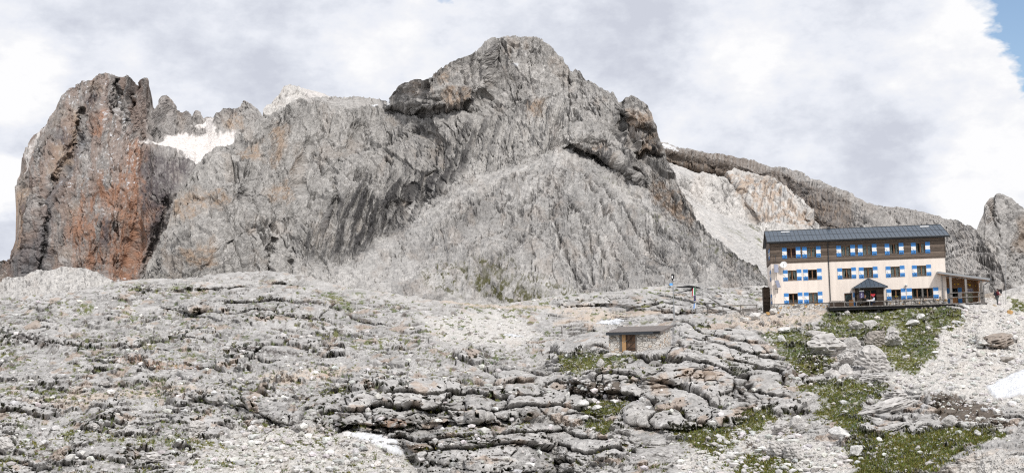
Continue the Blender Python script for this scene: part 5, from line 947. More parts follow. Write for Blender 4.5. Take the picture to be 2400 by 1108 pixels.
# ------------------------------------------------------------------ open loggia at the right end
m = MB(); fz = -.72
ra, rb = Vector((20.15, 0, 3.30)), Vector((26.2, 0, 2.24))
m.prism([(ra.x, -1.35, ra.z), (rb.x, -1.35, rb.z), (rb.x, -1.35, rb.z - .26), (ra.x, -1.35, ra.z - .26)], (0, 1.3, 0)); m.prism([(21.36, -.05, ra.z - .22), (rb.x, -.05, rb.z - .005), (rb.x, -.05, rb.z - .26), (21.36, -.05, ra.z - .47)], (0, 5.2, 0))
lr = m.build('loggia_roof', M_steel, hut)
m = MB(); m.prism([(ra.x + .1, -1.3, ra.z - .285), (rb.x - .1, -1.3, rb.z - .265), (rb.x - .1, -1.3, rb.z - .30), (ra.x + .1, -1.3, ra.z - .32)], (0, 1.2, 0)); m.prism([(21.4, -.06, ra.z - .50), (rb.x - .1, -.06, rb.z - .265), (rb.x - .1, -.06, rb.z - .30), (21.4, -.06, ra.z - .53)], (0, 5.0, 0)); m.build('soffit', M_orangewood, lr)
m = MB(); m.tube([(rb.x + .06, -1.4, rb.z - .14), (rb.x + .06, 5, rb.z - .14)], .07, 8); m.tube([(rb.x + .02, -1.25, rb.z - .2), (25.6, -1.1, 1.55), (25.42, -1.05, 1.45), (25.42, -1.05, fz)], .04, 8); m.build('downpipe', M_gutter, lr)
for x in (21.55, 23.35, 25.15): B('porch_post', M_oldwood, hut, (x - .13, x + .13, -1.18, -.92, fz, 3.0 - (x - 20.15) * .175 - .24 + .28))
m = MB(); m.prism([(20.9, -1.16, 2.86), (25.9, -1.16, 1.99), (25.9, -1.16, 1.85), (20.9, -1.16, 2.68)], (0, .12, 0)); m.build('eaves_beam', M_oldwood, hut)
yb = 2.6; m = MB(); m.box(21.28, 22.2, yb, yb + .1, fz, 2.6); m.box(23.05, 25.3, yb, yb + .1, fz, 2.4); m.box(22.2, 23.05, yb, yb + .1, 1.30, 2.5); m.box(25.2, 25.3, .8, yb, fz, 2.1); m.build('back_wall', plain('warm_boarding', (.33, .20, .11), .8, .15, 3, (1, 1, 4)), hut)
m = MB(); m.box(22.2, 23.05, yb + .06, yb + .1, fz, 1.30, 1); m.box(22.25, 23.0, yb + .02, yb + .058, fz, .12, 0); d2 = m.build('door', [M_orangewood, M_dim], hut); B('pane', M_glass, d2, (22.28, 22.97, yb + .03, yb + .04, .15, 1.25))
for x in (21.95, 23.33):
    m = MB()
    for k, mi in ((0, 0), (1, 1), (2, 0)): m.box(x - .24, x + .24, yb - .05, yb - .005, fz + .02 + k * .68, fz + .02 + (k + 1) * .68, mi)
    m.build('shutter', [M_blue, M_white], hut)
m = MB(); x = 24.45; m.box(x - .5, x + .5, yb - .05, yb - .02, .78, 1.22, 0); m.box(x - .44, x + .44, yb - .056, yb - .051, .86, 1.12, 1)
for k in range(9): m.box(x - .38 + k * .085, x - .38 + k * .085 + .05, yb - .061, yb - .057, .93, 1.05 - .03 * (k % 3 == 1), 0)
m.build('notice_sign', [M_white, M_eu], hut); m = MB(); m.box(23.85, 24.85, yb - .03, yb - .004, -.45, .6); m.build('poster', plain('poster_green_print', (.40, .42, .30), .8, .3, 4), hut)
m = MB(); m.box(21.62, 21.9, yb - .03, yb - .004, .1, .75, 0); m.box(21.68, 21.84, yb - .036, yb - .031, .3, .6, 1); m.build('notice_sheet', [M_white, M_steel], hut)
for x, z, r in ((22.9, 1.75, .10), (24.3, 1.6, .12), (24.1, 1.68, .07), (24.95, 1.5, .07), (22.5, 1.75, .08)): m = MB(); ball(m, (x, 1.2, z), r, 0, 8); m.build('hanging_lantern', M_yellow, hut)
# ------------------------------------------------------------------ terrace deck and what stands on it
deck = thing('terrace_deck', 'long dark wooden terrace deck in front of the mountain hut', 'deck', H)
m = MB()
for k in range(13): m.box(6.75, 25.5, -2.5 + k * .19, -2.5 + k * .19 + .18, fz - .06, fz)
m.box(21.3, 25.5, -.0, 3.0, fz - .06, fz); m.build('planking', M_oldwood, deck)
m = MB(); m.box(6.72, 25.52, -2.54, -2.505, fz - .10, fz + .03); m.build('edge_board', M_oldwood, deck); m = MB(); m.box(6.8, 25.4, -2.40, -2.30, fz - .42, fz - .07); m.box(25.3, 25.4, -2.3, 2.8, fz - .42, fz - .07)
for x in np.arange(7.2, 25.4, 1.8): m.box(x - .08, x + .08, -2.29, -2.13, fz - 1.2, fz - .07)
m.build('joist_frame', M_black, deck)
rl = thing('railing', 'low grey timber railing along the outer edge of the terrace deck', 'railing', H); m = MB()
posts = [7.3, 8.6, 10.0, 11.6, 13.3, 15.0, 16.6, 18.2, 19.4]
m.box(7.2, 19.5, -2.45, -2.40, fz + .52, fz + .61); m.build('handrail', M_oldwood, rl)
for x in posts: B('post', M_oldwood, rl, (x - .04, x + .04, -2.46, -2.38, fz + .001, fz + .52))
rl = thing('railing', 'two bar pale timber railing closing the front of the open loggia', 'railing', H); 
for z in (fz + 1.33, fz + .78): m = MB(); m.box(21.3, 25.35, -1.32, -1.24, z - .055, z + .055); m.build('rail', M_oldwood, rl)
for x in (21.4, 23.3, 24.75, 25.3): B('post', M_oldwood, rl, (x - .05, x + .05, -1.235, -1.19, fz + .001, fz + 1.33))
def bench_table(x, label, s=1.0, y=-1.55, rz=0.0, lit=False):
    t = thing('picnic_table', label, 'picnic table', H @ Matrix.Translation((x, y, fz)) @ Matrix.Rotation(rz, 4, 'Z'), 'picnic tables on the terrace')
    m = MB()
    for k in range(4): m.box(-.85 * s, .85 * s, -.36 + k * .18, -.36 + k * .18 + .17, .70, .74)
    m.build('table_top', M_oldwood, t)
    for sy in (-1, 1): m = MB(); m.box(-.85 * s, .85 * s, sy * .62 - .12, sy * .62 + .12, .42, .46); m.build('seat', M_oldwood, t)
    for sx in (-.62, .62):
        m = MB(); m.box(sx * s - .035, sx * s + .035, -.70, .70, .36, .419); m.box(sx * s - .03, sx * s + .03, -.34, .34, .62, .699)
        for sy in (-1, 1): m.prism([(sx * s - .036, sy * .62, .0), (sx * s - .036, sy * .50, .0), (sx * s - .036, sy * .22, .62), (sx * s - .036, sy * .34, .62)], (.072, 0, 0))
        m.build('leg', M_oldwood, t)
    return t
bench_table(14.35, 'weathered grey picnic table below the small window right of the storm porch', .9)
bench_table(16.5, 'weathered grey picnic table between the small window and the wide window', .95)
bench_table(18.75, 'weathered grey picnic table standing below the right half of the wide window', 1.0)
def chair(x, label, rz, y=-1.6, col=M_darkwood):
    t = thing('chair', label, 'chair', H @ Matrix.Translation((x, y, fz)) @ Matrix.Rotation(rz, 4, 'Z'), 'wooden chairs on the terrace')
    B('seat', col, t, (-.22, .22, -.22, .22, .42, .46)); m = MB()
    for k in range(3): m.box(-.21, .21, .19, .22, .58 + k * .12, .66 + k * .12)
    m.build('backrest', col, t)
    for sx, sy, h in ((-.2, -.2, .42), (.2, -.2, .42), (-.2, .2, .92), (.2, .2, .92)): B('leg', col, t, (sx - .02, sx + .02, sy - .02, sy + .02, 0, h))
    return t
chair(13.55, 'dark wooden chair beside the right post of the storm porch', 1.4); chair(15.5, 'dark wooden chair at the left end of the middle picnic table', 1.5); chair(17.6, 'dark wooden chair between the two picnic tables under the wide window', -1.5); chair(20.0, 'dark wooden chair at the right end of the terrace tables, by the steel downpipe', -1.3, -1.4, M_oldwood)
t = thing('storage_bench', 'grey lidded storage bench against the wall left of the glazed door', 'storage bench', H @ Matrix.Translation((7.95, -.55, fz)))
m = MB(); m.box(-.95, .95, -.3, .42, .0, .55); m.build('bench_box', M_darkwood, t); m = MB(); m.prism([(-1.0, -.36, .56), (-1.0, .45, .74), (-1.0, .45, .80), (-1.0, -.36, .62)], (2.0, 0, 0)); m.build('lid', M_oldwood, t)
t = thing('round_table', 'small table under a white cloth with two people sitting at it', 'table', H @ Matrix.Translation((11.72, -1.98, fz)))
m = MB(); m.tube([(0, 0, .68), (0, 0, .72)], .42, 20); m.build('table_top', M_oldwood, t); m = MB(); m.tube([(0, 0, .0), (0, 0, .68)], .05, 8); m.tube([(0, 0, 0), (0, 0, .04)], .22, 12); m.build('leg', M_black, t)
m = MB(); n = 28; ring = [(.44 * math.cos(2 * PI * k / n), .44 * math.sin(2 * PI * k / n), .727) for k in range(n)]; dr_ = [(x * (1.06 + .05 * (k % 2)), y * (1.06 + .05 * (k % 2)), .60 - .05 * math.sin(k * 1.7)) for k, (x, y, z) in enumerate(ring)]
m.add(ring + dr_, [tuple(range(n))] + [(k, n + k, n + (k + 1) % n, (k + 1) % n) for k in range(n)]); tag(m.build('tablecloth', M_cloth, None), 'white cloth spread over the small terrace table in front of the storm porch', 'tablecloth').matrix_world = H @ Matrix.Translation((11.72, -1.98, fz))
# flower box on the sill
x, z = fac(2101, 695, -.12); m = MB(); m.box(x - .18, x + .18, -.16, -.06, z - .06, z + .02, 0)
for k in range(30): ball(m, (x + RNG.uniform(-.18, .18), -.11 + RNG.uniform(-.06, .06), z + RNG.uniform(.02, .12)), .03, 1 + (k % 3 == 0), 5)
tag(m.build('flower_box', [M_frame, plain('leaf_green', (.05, .10, .02), .8), M_yellow], None), 'small flower box with yellow blooms on a window sill right of the storm porch', 'flower box').matrix_world = H
# ------------------------------------------------------------------ small stone hut on the knoll
def at(u, v, D): return Vector(ray(u, v)) * D
c0 = at(1549, 812, 111.0); SH = Matrix.Translation(c0) @ Matrix.Rotation(R(-24), 4, 'Z'); Si = SH.inverted()
def sfac(u, v, y=0.0):
    d = Si.to_3x3() @ Vector(ray(u, v)); o_ = Si @ Vector((0, 0, 0)); t = (y - o_.y) / d.y; p = o_ + d * t; return p.x, p.z
xl, _ = sfac(1427, 800); _, ztop = sfac(1545, 777); xd0, zd0 = sfac(1465, 821); xd1, zd1 = sfac(1489, 782)
st = thing('stone_hut', 'small dry stone hut with dark slab roof and brown plank door on the rock knoll', 'stone hut', SH)
m = MB(); dep = 3.2; zt2 = ztop + .42
def wallp(x0, x1): m.prism([(x0, 0, -1.6), (x1, 0, -1.6), (x1, 0, ztop), (x0, 0, ztop)], (0, .45, 0))
wallp(xl, xd0 - .52); wallp(xd1 + .02, 0); m.prism([(xd0 - .52, 0, -2.4), (xd1 + .02, 0, -2.4), (xd1 + .02, 0, zd0 - .08), (xd0 - .52, 0, zd0 - .08)], (0, .45, 0))
for x in (xl, -.45): m.prism([(x, .451, -1.6), (x, dep, -1.2), (x, dep, zt2), (x, .451, ztop + .06)], (.449, 0, 0))
m.box(xl + .45, -.451, dep - .4, dep, -1.6, zt2); m.build('wall', M_drystone, st)
m = MB(); sl2 = .42 / dep; rx0, rx1 = xl - .12, .22
m.prism([(rx0, -.34, ztop - .06), (rx0, dep + .3, ztop - .06 + (dep + .64) * sl2), (rx0, dep + .3, ztop + .05 + (dep + .64) * sl2), (rx0, -.34, ztop + .05)], (rx1 - rx0, 0, 0), 0)
for k in range(9):
    for j in range(4):
        x = rx0 + k * (rx1 - rx0) / 9; y = -.36 + j * .98; zz = ztop + .052 + (y + .34) * sl2 + RNG.uniform(0, .012)
        m.prism([(x + .01, y, zz), (x + (rx1 - rx0) / 9 - .01, y + RNG.uniform(-.03, .03), zz), (x + (rx1 - rx0) / 9 - .01, y + .99, zz + .98 * sl2), (x + .01, y + .99, zz + .98 * sl2)], (0, 0, .035), 0)
m.build('roof', plain('brown_slate', (.17, .15, .14), .8, .25, 3, bump=.02), st)
B('fascia', M_gutter, st, (rx0 - .01, -.55, -.40, -.345, ztop - .20, ztop + .05)); B('gutter_end', M_black, st, (-.56, .05, -.42, -.346, ztop - .16, ztop + .06))
m = MB(); m.box(xd0 + .14, xd1 - .02, .04, .10, zd0, zd1 + .12, 0); dr = m.build('door', M_doorwood, st)
m = MB()
for zz in (zd0 + .18, (zd0 + zd1) / 2, zd1 - .02): m.box(xd0 + .15, xd1 - .03, .012, .039, zz - .045, zz + .045)
for (za, zb) in ((zd0 + .2, (zd0 + zd1) / 2), ((zd0 + zd1) / 2, zd1 - .04)): m.prism([(xd0 + .22, .01, za), (xd0 + .32, .01, za), (xd1 - .06, .01, zb), (xd1 - .16, .01, zb)], (0, .028, 0))
m.build('brace', M_darkwood, dr); m = MB(); m.tube([(xd0 - .12, -.05, (zd0 + zd1) / 2 + .0), (xd0 + .28, -.03, (zd0 + zd1) / 2 + .2)], .02, 6); m.build('latch', M_steel, dr)
B('door_jamb', plain('pale_pine_board', (.45, .27, .13), .6, .12, 5), st, (xd0 - .26, xd0 + .10, -.04, .12, zd0 - .10, zd1 + .16)); B('shutter_board', M_oldwood, st, (xd0 - .51, xd0 - .27, -.03, .05, zd0 - .06, zd1 + .14)); B('door_jamb', M_oldwood, st, (xd1 - .01, xd1 + .09, -.02, .12, zd0, zd1 + .12))
B('lintel', M_darkwood, st, (xd0 - .52, xd1 + .1, .0, .3, zd1 + .17, ztop - .07))
# ------------------------------------------------------------------ masts, flags, posts
g, _ = on('near', 1580, 746); D = g.y; p0 = at(1580, 737, D); p1 = at(1577, 648, D); hp_ = p1.z - p0.z
t = thing('lamp_mast', 'tall grey pole with lamp head and small light blue plate, left of the flags', 'mast', Matrix.Translation(p0))
m = MB(); m.tube([(0, 0, -.6), (0, 0, .9)], .085, 8); m.tube([(0, 0, .9), (0, 0, hp_ - .1)], .05, 8); m.build('pole', M_steel, t)
m = MB(); m.box(-.16, .14, -.16, .12, hp_ - .30, hp_ + .28, 0); m.box(-.15, -.02, -.20, -.165, hp_ - .2, hp_ + .1, 1); m.tube([(0, 0, hp_ - .5), (0, 0, hp_ - .3)], .09, 8, 0); m.box(.02, .2, -.12, .05, hp_ - .42, hp_ - .3, 1); m.build('lamp_head', [M_black, M_white], t)
B('plate', M_sky, t, (-.42, -.06, -.06, -.04, hp_ - 1.05, hp_ - .78))
D = 149.5; p0 = at(1632.5, 738, D); p1 = at(1628.5, 668, D); fh = p1.z - p0.z
t = thing('flagpole', 'thin grey flagpole with three limp flags beside the end of the timber railing', 'flagpole', Matrix.Translation(p0))
m = MB(); m.tube([(0, 0, -.5), (p1.x - p0.x + .05, 0, fh)], .028, 8, 0, .02); m.build('pole', M_steel, t)
def flag(name, label, z0, z1, cols, spread, wb):
    """limp cloth hanging in folds from the pole, coloured by strips"""
    m = MB(); n = 18
    for s in range(n):
        pts = []
        for q in (s, s + 1):
            f = q / n; x = -.03 - spread * f * (1 - .25 * f); y = .07 * math.sin(f * 9)
            pts.append(((x + .02, y, z1 - .25 * f * wb), (x - .10 * wb * f, y + .03, z0 - .25 * f * wb)))
        (a, b), (c, d) = pts
        nz = 6; colsn = len(cols); mi = int(s / n * colsn)
        for i in range(nz):
            f0, f1 = i / nz, (i + 1) / nz; L = lambda p, q, f: tuple(p[k] + (q[k] - p[k]) * f for k in range(3))
            m.add([L(a, b, f0), L(c, d, f0), L(c, d, f1), L(a, b, f1)], [(0, 1, 2, 3)], mi)
    o = m.build(name, cols, None); o.matrix_world = Matrix.Translation(p0); return tag(o, label, 'flag', 'flags on the flagpole')
def zz_(v): return at(1630, v, D).z - p0.z
flag('flag', 'limp green, white and red flag, uppermost on the flagpole', zz_(690), zz_(672), [M_green, M_cloth, M_red], .50, .9)
o = flag('flag', 'dark blue flag with a ring of yellow stars, in the middle of the flagpole', zz_(704), zz_(691.5), [M_eu], .32, .1); m = MB()
for k in range(12):
    a = k * PI / 6; sx, sz = -.19 + .09 * math.cos(a), (zz_(704) + zz_(691.5)) / 2 + .17 * math.sin(a); m.box(sx - .015, sx + .015, -.10, -.09, sz - .015, sz + .015)
o2 = m.build('star_ring', M_yellow, o)
flag('flag', 'light blue and white flag, lowest on the flagpole', zz_(721), zz_(709), [M_cloth, M_sky], .36, .5)
g, _ = on('near', 1317, 797); p0 = at(1317, 777, g.y); m = MB(); m.tube([(0, 0, -.5), (0, 0, .62)], .05, 7, 0, .045); o = m.build('marker_post', M_darkwood, None); o.matrix_world = Matrix.Translation(p0); tag(o, 'short dark wooden post standing alone on the rock rim left of the stone hut', 'post')
p0 = at(2357, 707, 152); p1 = at(2354, 600, 152); m = MB(); m.tube([(0, 0, -.5), (p1.x - p0.x + .12, 0, p1.z - p0.z)], .035, 7, 0, .02); o = m.build('pole', M_steel, None); o.matrix_world = Matrix.Translation(p0); tag(o, 'thin tall steel pole standing in the pale path behind the hiker', 'pole')
p0 = at(2344, 690, 163); t = thing('sign_post', 'small black board on a post at the brow of the path behind the hiker', 'sign', Matrix.Translation(p0)); m = MB(); m.box(-.28, .26, -.04, .02, .15, .75); m.build('board', M_black, t); m = MB(); m.tube([(0, .03, -.6), (0, .03, .75)], .04, 6); m.build('post', M_darkwood, t)
# timber railing and retaining wall left of the hut
D = 151.0; RA, RB = at(1631, 739, D), at(1790, 726, D + 1.0)
t = thing('railing', 'weathered two bar timber railing with leaning posts, between the flagpole and the hut', 'railing', Matrix.Identity(4))
for px in ((1631, 744, 722), (1659, 742, 718), (1695, 741, 715), (1736, 738, 713), (1774, 734, 713)):
    a = at(px[0], px[1], D); b = at(px[0] - 1, px[2], D); m = MB(); m.tube([a - Vector((0, 0, .4)), b], .065, 7); m.build('post', M_oldwood, t)
for pts in (((1634, 723), (1660, 719.5), (1695, 716), (1736, 714.5), (1776, 713.5)), ((1634, 733), (1660, 730), (1695, 727.5), (1736, 726), (1776, 725))): m = MB(); m.tube([at(u, v, D - .1) for u, v in pts], .055, 7); m.build('rail', M_oldwood, t)
m = MB(); n = 16
for i in range(n):
    u0, u1 = 1664 + i * 80 / n, 1664 + (i + 1) * 80 / n - .2; tv = 739.5 - i * .12
    a, b = at(u0, tv, D - 1.2), at(u1, tv - .1, D - 1.2); h = 1.1 - .35 * i / n; m.prism([a, b, b - Vector((0, 0, h + .5)), a - Vector((0, 0, h + .5))], (0, 1.0, 0))
tag(m.build('retaining_wall', M_plinth, None), 'low rubble stone retaining wall under the timber railing left of the hut', 'retaining wall')
D2 = 152.5; p0 = at(1759, 733, D2); t = thing('bench', 'grey plank bench behind the right end of the timber railing', 'bench', Matrix.Translation(p0)); B('seat', M_oldwood, t, (-1.05, 1.05, -.2, .2, .12, .17)); B('backrest', M_oldwood, t, (-1.05, 1.05, .2, .25, .2, .62)); B('leg', M_oldwood, t, (-.95, -.85, -.18, .2, -.5, .12)); B('leg', M_oldwood, t, (.85, .95, -.18, .2, -.5, .12))
p0 = at(1652, 736, D2); t = thing('trough', 'dark wooden trough below the left end of the timber railing', 'trough', Matrix.Translation(p0)); B('trough_body', M_darkwood, t, (-.35, .35, -.25, .25, -.5, .05)); B('rim', M_oldwood, t, (-.38, .38, -.28, .28, .052, .09))
# low shelter with curved dark roof far behind the flags
DS = on('A2', 1620, 679)[0].y - 4.0; pts = [(1588, 671.5), (1600, 670.5), (1612, 669), (1622, 669), (1634, 671), (1646, 674), (1658, 677.5)]
t = thing('low_shelter', 'low shelter with a curved black roof edge and stones heaped on top, behind the flags', 'shelter', Matrix.Identity(4)); m = MB()
th = [.1, .25, .42, .5, .5, .38, .1]
up_ = [at(u, v, DS) for u, v in pts]; m.prism(up_ + [p - Vector((0, 0, h_)) for p, h_ in list(zip(up_, th))[::-1]], (0, 5, 0)); m.build('roof', M_black, t)

# ------------------------------------------------------------------ loose rocks
bm = bmesh.new(); bmesh.ops.create_icosphere(bm, subdivisions=4, radius=1); ICO4 = np.array([v.co[:] for v in bm.verts]), np.array([[v.index for v in f.verts] for f in bm.faces]); bm.free()
bm = bmesh.new(); bmesh.ops.create_icosphere(bm, subdivisions=1, radius=1); ICO1 = np.array([v.co[:] for v in bm.verts]), np.array([[v.index for v in f.verts] for f in bm.faces]); bm.free()
def rockshape(dirs, seed, planes=11, rough=.05):
    """convex broken stone: the unit ball cut by random planes, then weathered"""
    r_ = np.random.default_rng(seed); nrm = r_.normal(size=(planes, 3)); nrm /= np.linalg.norm(nrm, axis=1)[:, None]; h = r_.uniform(.55, .95, planes)
    d = dirs @ nrm.T; r = np.min(np.where(d > .05, h / np.maximum(d, .05), 9.), 1); r = np.minimum(r, 1.15)
    r = r * (1 + rough * fbm(dirs[:, 0] * 2 + seed, dirs[:, 1] * 2, dirs[:, 2] * 2, 4, .6) + rough * .5 * fbm(dirs[:, 0] * 7, dirs[:, 1] * 7 + seed, dirs[:, 2] * 9, 3, .6))
    return dirs * r[:, None]
def boulder(u, v, w, h, label, name='boulder', group=None, seed=None, tone=(.52, .50, .48), rot=0.0, src='near', sink=.18, stria=0.0, planes=11, D=None, dep=.8):
    g, _ = on(src, u, v); D = D or g.y; c = at(u, v, D); k = D / F; seed = seed if seed is not None else int(u * 7 + v)
    S = rockshape(ICO4[0], seed, planes, .09)
    x, y, z = S.T
    if stria:                                                                    # bedding planes and joints
        ph = z * stria + .5 * fbm(x * 1.5, y * 1.5, z * 0 + seed, 3); fr = ph - np.floor(ph); s_ = 1 - .24 * sst(.66, .9, fr) * (1 - sst(.94, 1, fr))
        bd, cv, tl = cells(x * 2.2 + 9 + seed % 7, z * 1.4 * stria / 2.5 + seed % 5, 3); s_ = s_ + .16 * (cv - .5) + .25 * tl - .20 * np.exp(-(bd / .06) ** 2); x, y = x * s_, y * s_
    P = np.stack([x * w * k * .5, y * w * k * .5 * dep, (z + 1 - 2 * sink) * h * k * .43 / (1 - sink)], 1)
    ca, sa = math.cos(rot), math.sin(rot); P = np.stack([P[:, 0] * ca - P[:, 2] * sa, P[:, 1], P[:, 0] * sa + P[:, 2] * ca], 1)
    n1 = fbm(x * 2.5 + seed, y * 2.5, z * 3, 5, .65); n2 = fbm(x * 8 + seed, y * 8, z * 9, 3, .65)
    C = np.array(tone) * (1 + .25 * n1 + .2 * n2)[:, None]; C = mixc(C, np.array((.14, .13, .12)), .55 * sst(.2, .5, fbm(x * 4, y * 4 + seed, z * 2, 4, .6)))
    o = np_mesh(name, P, ICO4[1], M_ground, np.clip(C, .02, .85)); o.location = c; return tag(o, label, 'rock', group)
OCH = (.50, .31, .13); WH = (.66, .65, .63); GR = (.44, .42, .40)
for a in [
 (1965, 1030, 50, 36, 'large flat white boulder with a tilted top, on the turf near the lower edge', dict(tone=WH, rot=-.18)), (2004, 1068, 34, 34, 'upright white boulder on the turf, just below and right of the large flat one', dict(tone=WH)),
 (2228, 1000, 46, 40, 'rounded knobbly white boulder in the brown soil hollow', dict(planes=22)), (2293, 1023, 16, 20, 'small white egg shaped boulder right of the knobbly one', dict(tone=WH)),
 (1868, 1002, 42, 34, 'angular pale boulder leaning on the rubble left of the lower turf', dict(rot=.15)), (1832, 1016, 60, 34, 'broad broken pale rock next to the angular boulder in the rubble', dict(stria=3.)),
 (1826, 1072, 48, 46, 'blocky split rock, left one of the pair at the foot of the rubble', dict(stria=3.)), (1863, 1076, 46, 52, 'tall split rock, right one of the pair at the foot of the rubble', dict(stria=3.5)), (1885, 1006, 34, 18, 'low flat slab of rock in rubble right of the angular boulder', dict()),
 (2007, 774, 32, 26, 'grey rock highest on the turf slope below the terrace, left of a twin', dict(stria=2.5)), (2038, 770, 34, 24, 'pale grey rock on the turf slope right of its twin below the terrace', dict()), (2046, 810, 44, 52, 'dark jointed outcrop in the turf under the pale twin rocks', dict(stria=4., tone=(.36, .33, .30), rot=-.5)), (2091, 808, 44, 48, 'big rounded grey rock standing alone on the turf slope below the terrace', dict(stria=2.5)),
 (2158, 746, 24, 13, 'flat white stone lying high on the slope under the right part of the terrace', dict(tone=WH)), (2138, 761, 32, 14, 'low white slab just below the flat white stone under the terrace', dict(tone=WH)),
 (1938, 832, 98, 54, 'wide grey outcrop hump at the left of the turf slope', dict(stria=2.5, sink=.25)), (1993, 822, 44, 46, 'smooth pale rock wedge between the wide outcrop hump and the jointed one', dict(rot=-.5)), (2046, 866, 86, 62, 'largest layered outcrop in the turf slope with rounded tops', dict(stria=4., sink=.22, rot=-.15)), (1984, 850, 44, 34, 'blocky rock left of the largest layered outcrop', dict(stria=3.)), (1986, 880, 40, 30, 'pale rock at the left foot of the largest layered outcrop', dict()), (1950, 882, 32, 18, 'low pale rock on brown soil left of the layered outcrop', dict()), (2046, 894, 70, 26, 'thinly bedded rock step at the foot of the largest layered outcrop', dict(stria=4.)),
 (1831, 799, 24, 18, 'small white rock at the left tip of the turf slope', dict(tone=WH)), (1913, 789, 46, 18, 'flat grey rock half sunk in turf above the wide outcrop hump', dict()), (1839, 779, 32, 15, 'white rock at the edge of the sandy bank below the hut', dict(tone=WH)),
 (2085, 968, 138, 34, 'long tilted limestone slab with rounded blocks, like a stone sofa, in the lower turf', dict(stria=3., rot=.27, dep=.5)), (2100, 938, 54, 34, 'grey rock at the back of the long tilted slab', dict(stria=3.)), (2085, 1008, 92, 16, 'thin tilted ledge of rock below the long slab', dict(rot=.22, stria=3., dep=.5)), (1893, 930, 44, 14, 'low pale rock at the right foot of the layered knoll', dict()),
 (2265, 724, 15, 10, 'rounded white stone close under the loggia floor', dict(tone=WH)), (2366, 738, 20, 13, 'ochre boulder at the right edge beside the path', dict(tone=OCH)), (1800, 737, 10, 8, 'small ochre stone by the left corner of the hut', dict(tone=OCH)), (1813, 735, 20, 14, 'white block at the left corner of the hut plinth', dict(tone=WH)), (1831, 737, 15, 10, 'white stone under the plinth, right of the corner block', dict(tone=WH)), (1772, 746, 28, 15, 'white rock at the right end of the retaining wall', dict(tone=WH)), (1745, 752, 22, 11, 'white stone in front of the retaining wall', dict(tone=WH)),
 (2340, 812, 90, 34, 'brown jointed outcrop in the white scree near the right edge', dict(stria=3., tone=(.34, .29, .25), rot=.2)), (2357, 844, 36, 12, 'flat brown rock just below the brown outcrop in the scree', dict(tone=(.36, .33, .3))), (2243, 848, 13, 10, 'lone white stone in the scree right of the turf slope', dict(tone=WH)), (2120, 842, 13, 12, 'small grey stone at the right end of the layered outcrop', dict()),
 (1329, 938, 16, 24, 'pointed white stone standing before the undercut rock', dict(tone=WH)), (1362, 950, 34, 15, 'white broken slab below the undercut rock', dict(tone=WH)), (1399, 958, 24, 11, 'white stone right of the broken slab under the undercut', dict(tone=WH)), (1367, 982, 28, 12, 'white stone on the ledge below the broken slab', dict(tone=WH)), (1407, 860, 22, 22, 'rounded grey stone in the small lawn below the stone hut', dict()), (1432, 838, 40, 16, 'low grey rock below the door of the stone hut', dict(stria=2.)), (1470, 836, 34, 20, 'knobbly grey rock at the foot of the stone hut door', dict(planes=20)), (1475, 860, 20, 10, 'small pale stone at the right end of the small lawn', dict()),
 (2326, 702, 44, 22, 'long rock with white top and brown face beside the path, left of the hiker', dict(tone=(.42, .37, .32), rot=.25, dep=.5)), (2330, 722, 22, 12, 'ochre and grey rubble block near the feet of the hiker', dict(tone=(.42, .34, .24)))]:
    boulder(*a[:4], a[4], **a[5])
for a in [(218, 1008, 38, 22, 'grey rock with a ridged back in the left foreground scree'), (460, 1022, 52, 40, 'split grey rock leaning right in the left foreground'), (247, 903, 24, 16, 'small rounded rock above the pale track at the left'), (105, 953, 24, 12, 'white flat stone under the pale track at far left'), (6, 1056, 44, 44, 'pale boulder cut by the left edge'), (350, 1082, 60, 26, 'knobbly pale rock near the lower edge, left'), (1130, 792, 22, 12, 'pale rocks just under the right small snow patch'), (880, 660, 7, 12, 'dark upright stone alone on the scree below the mountain')]:
    boulder(*a[:4], a[4], src='A2', stria=2.5)
for t_ in [o for o in bpy.data.objects if o.name.startswith('boulder')]: t_['group'] = 'large rocks lying on the slopes'

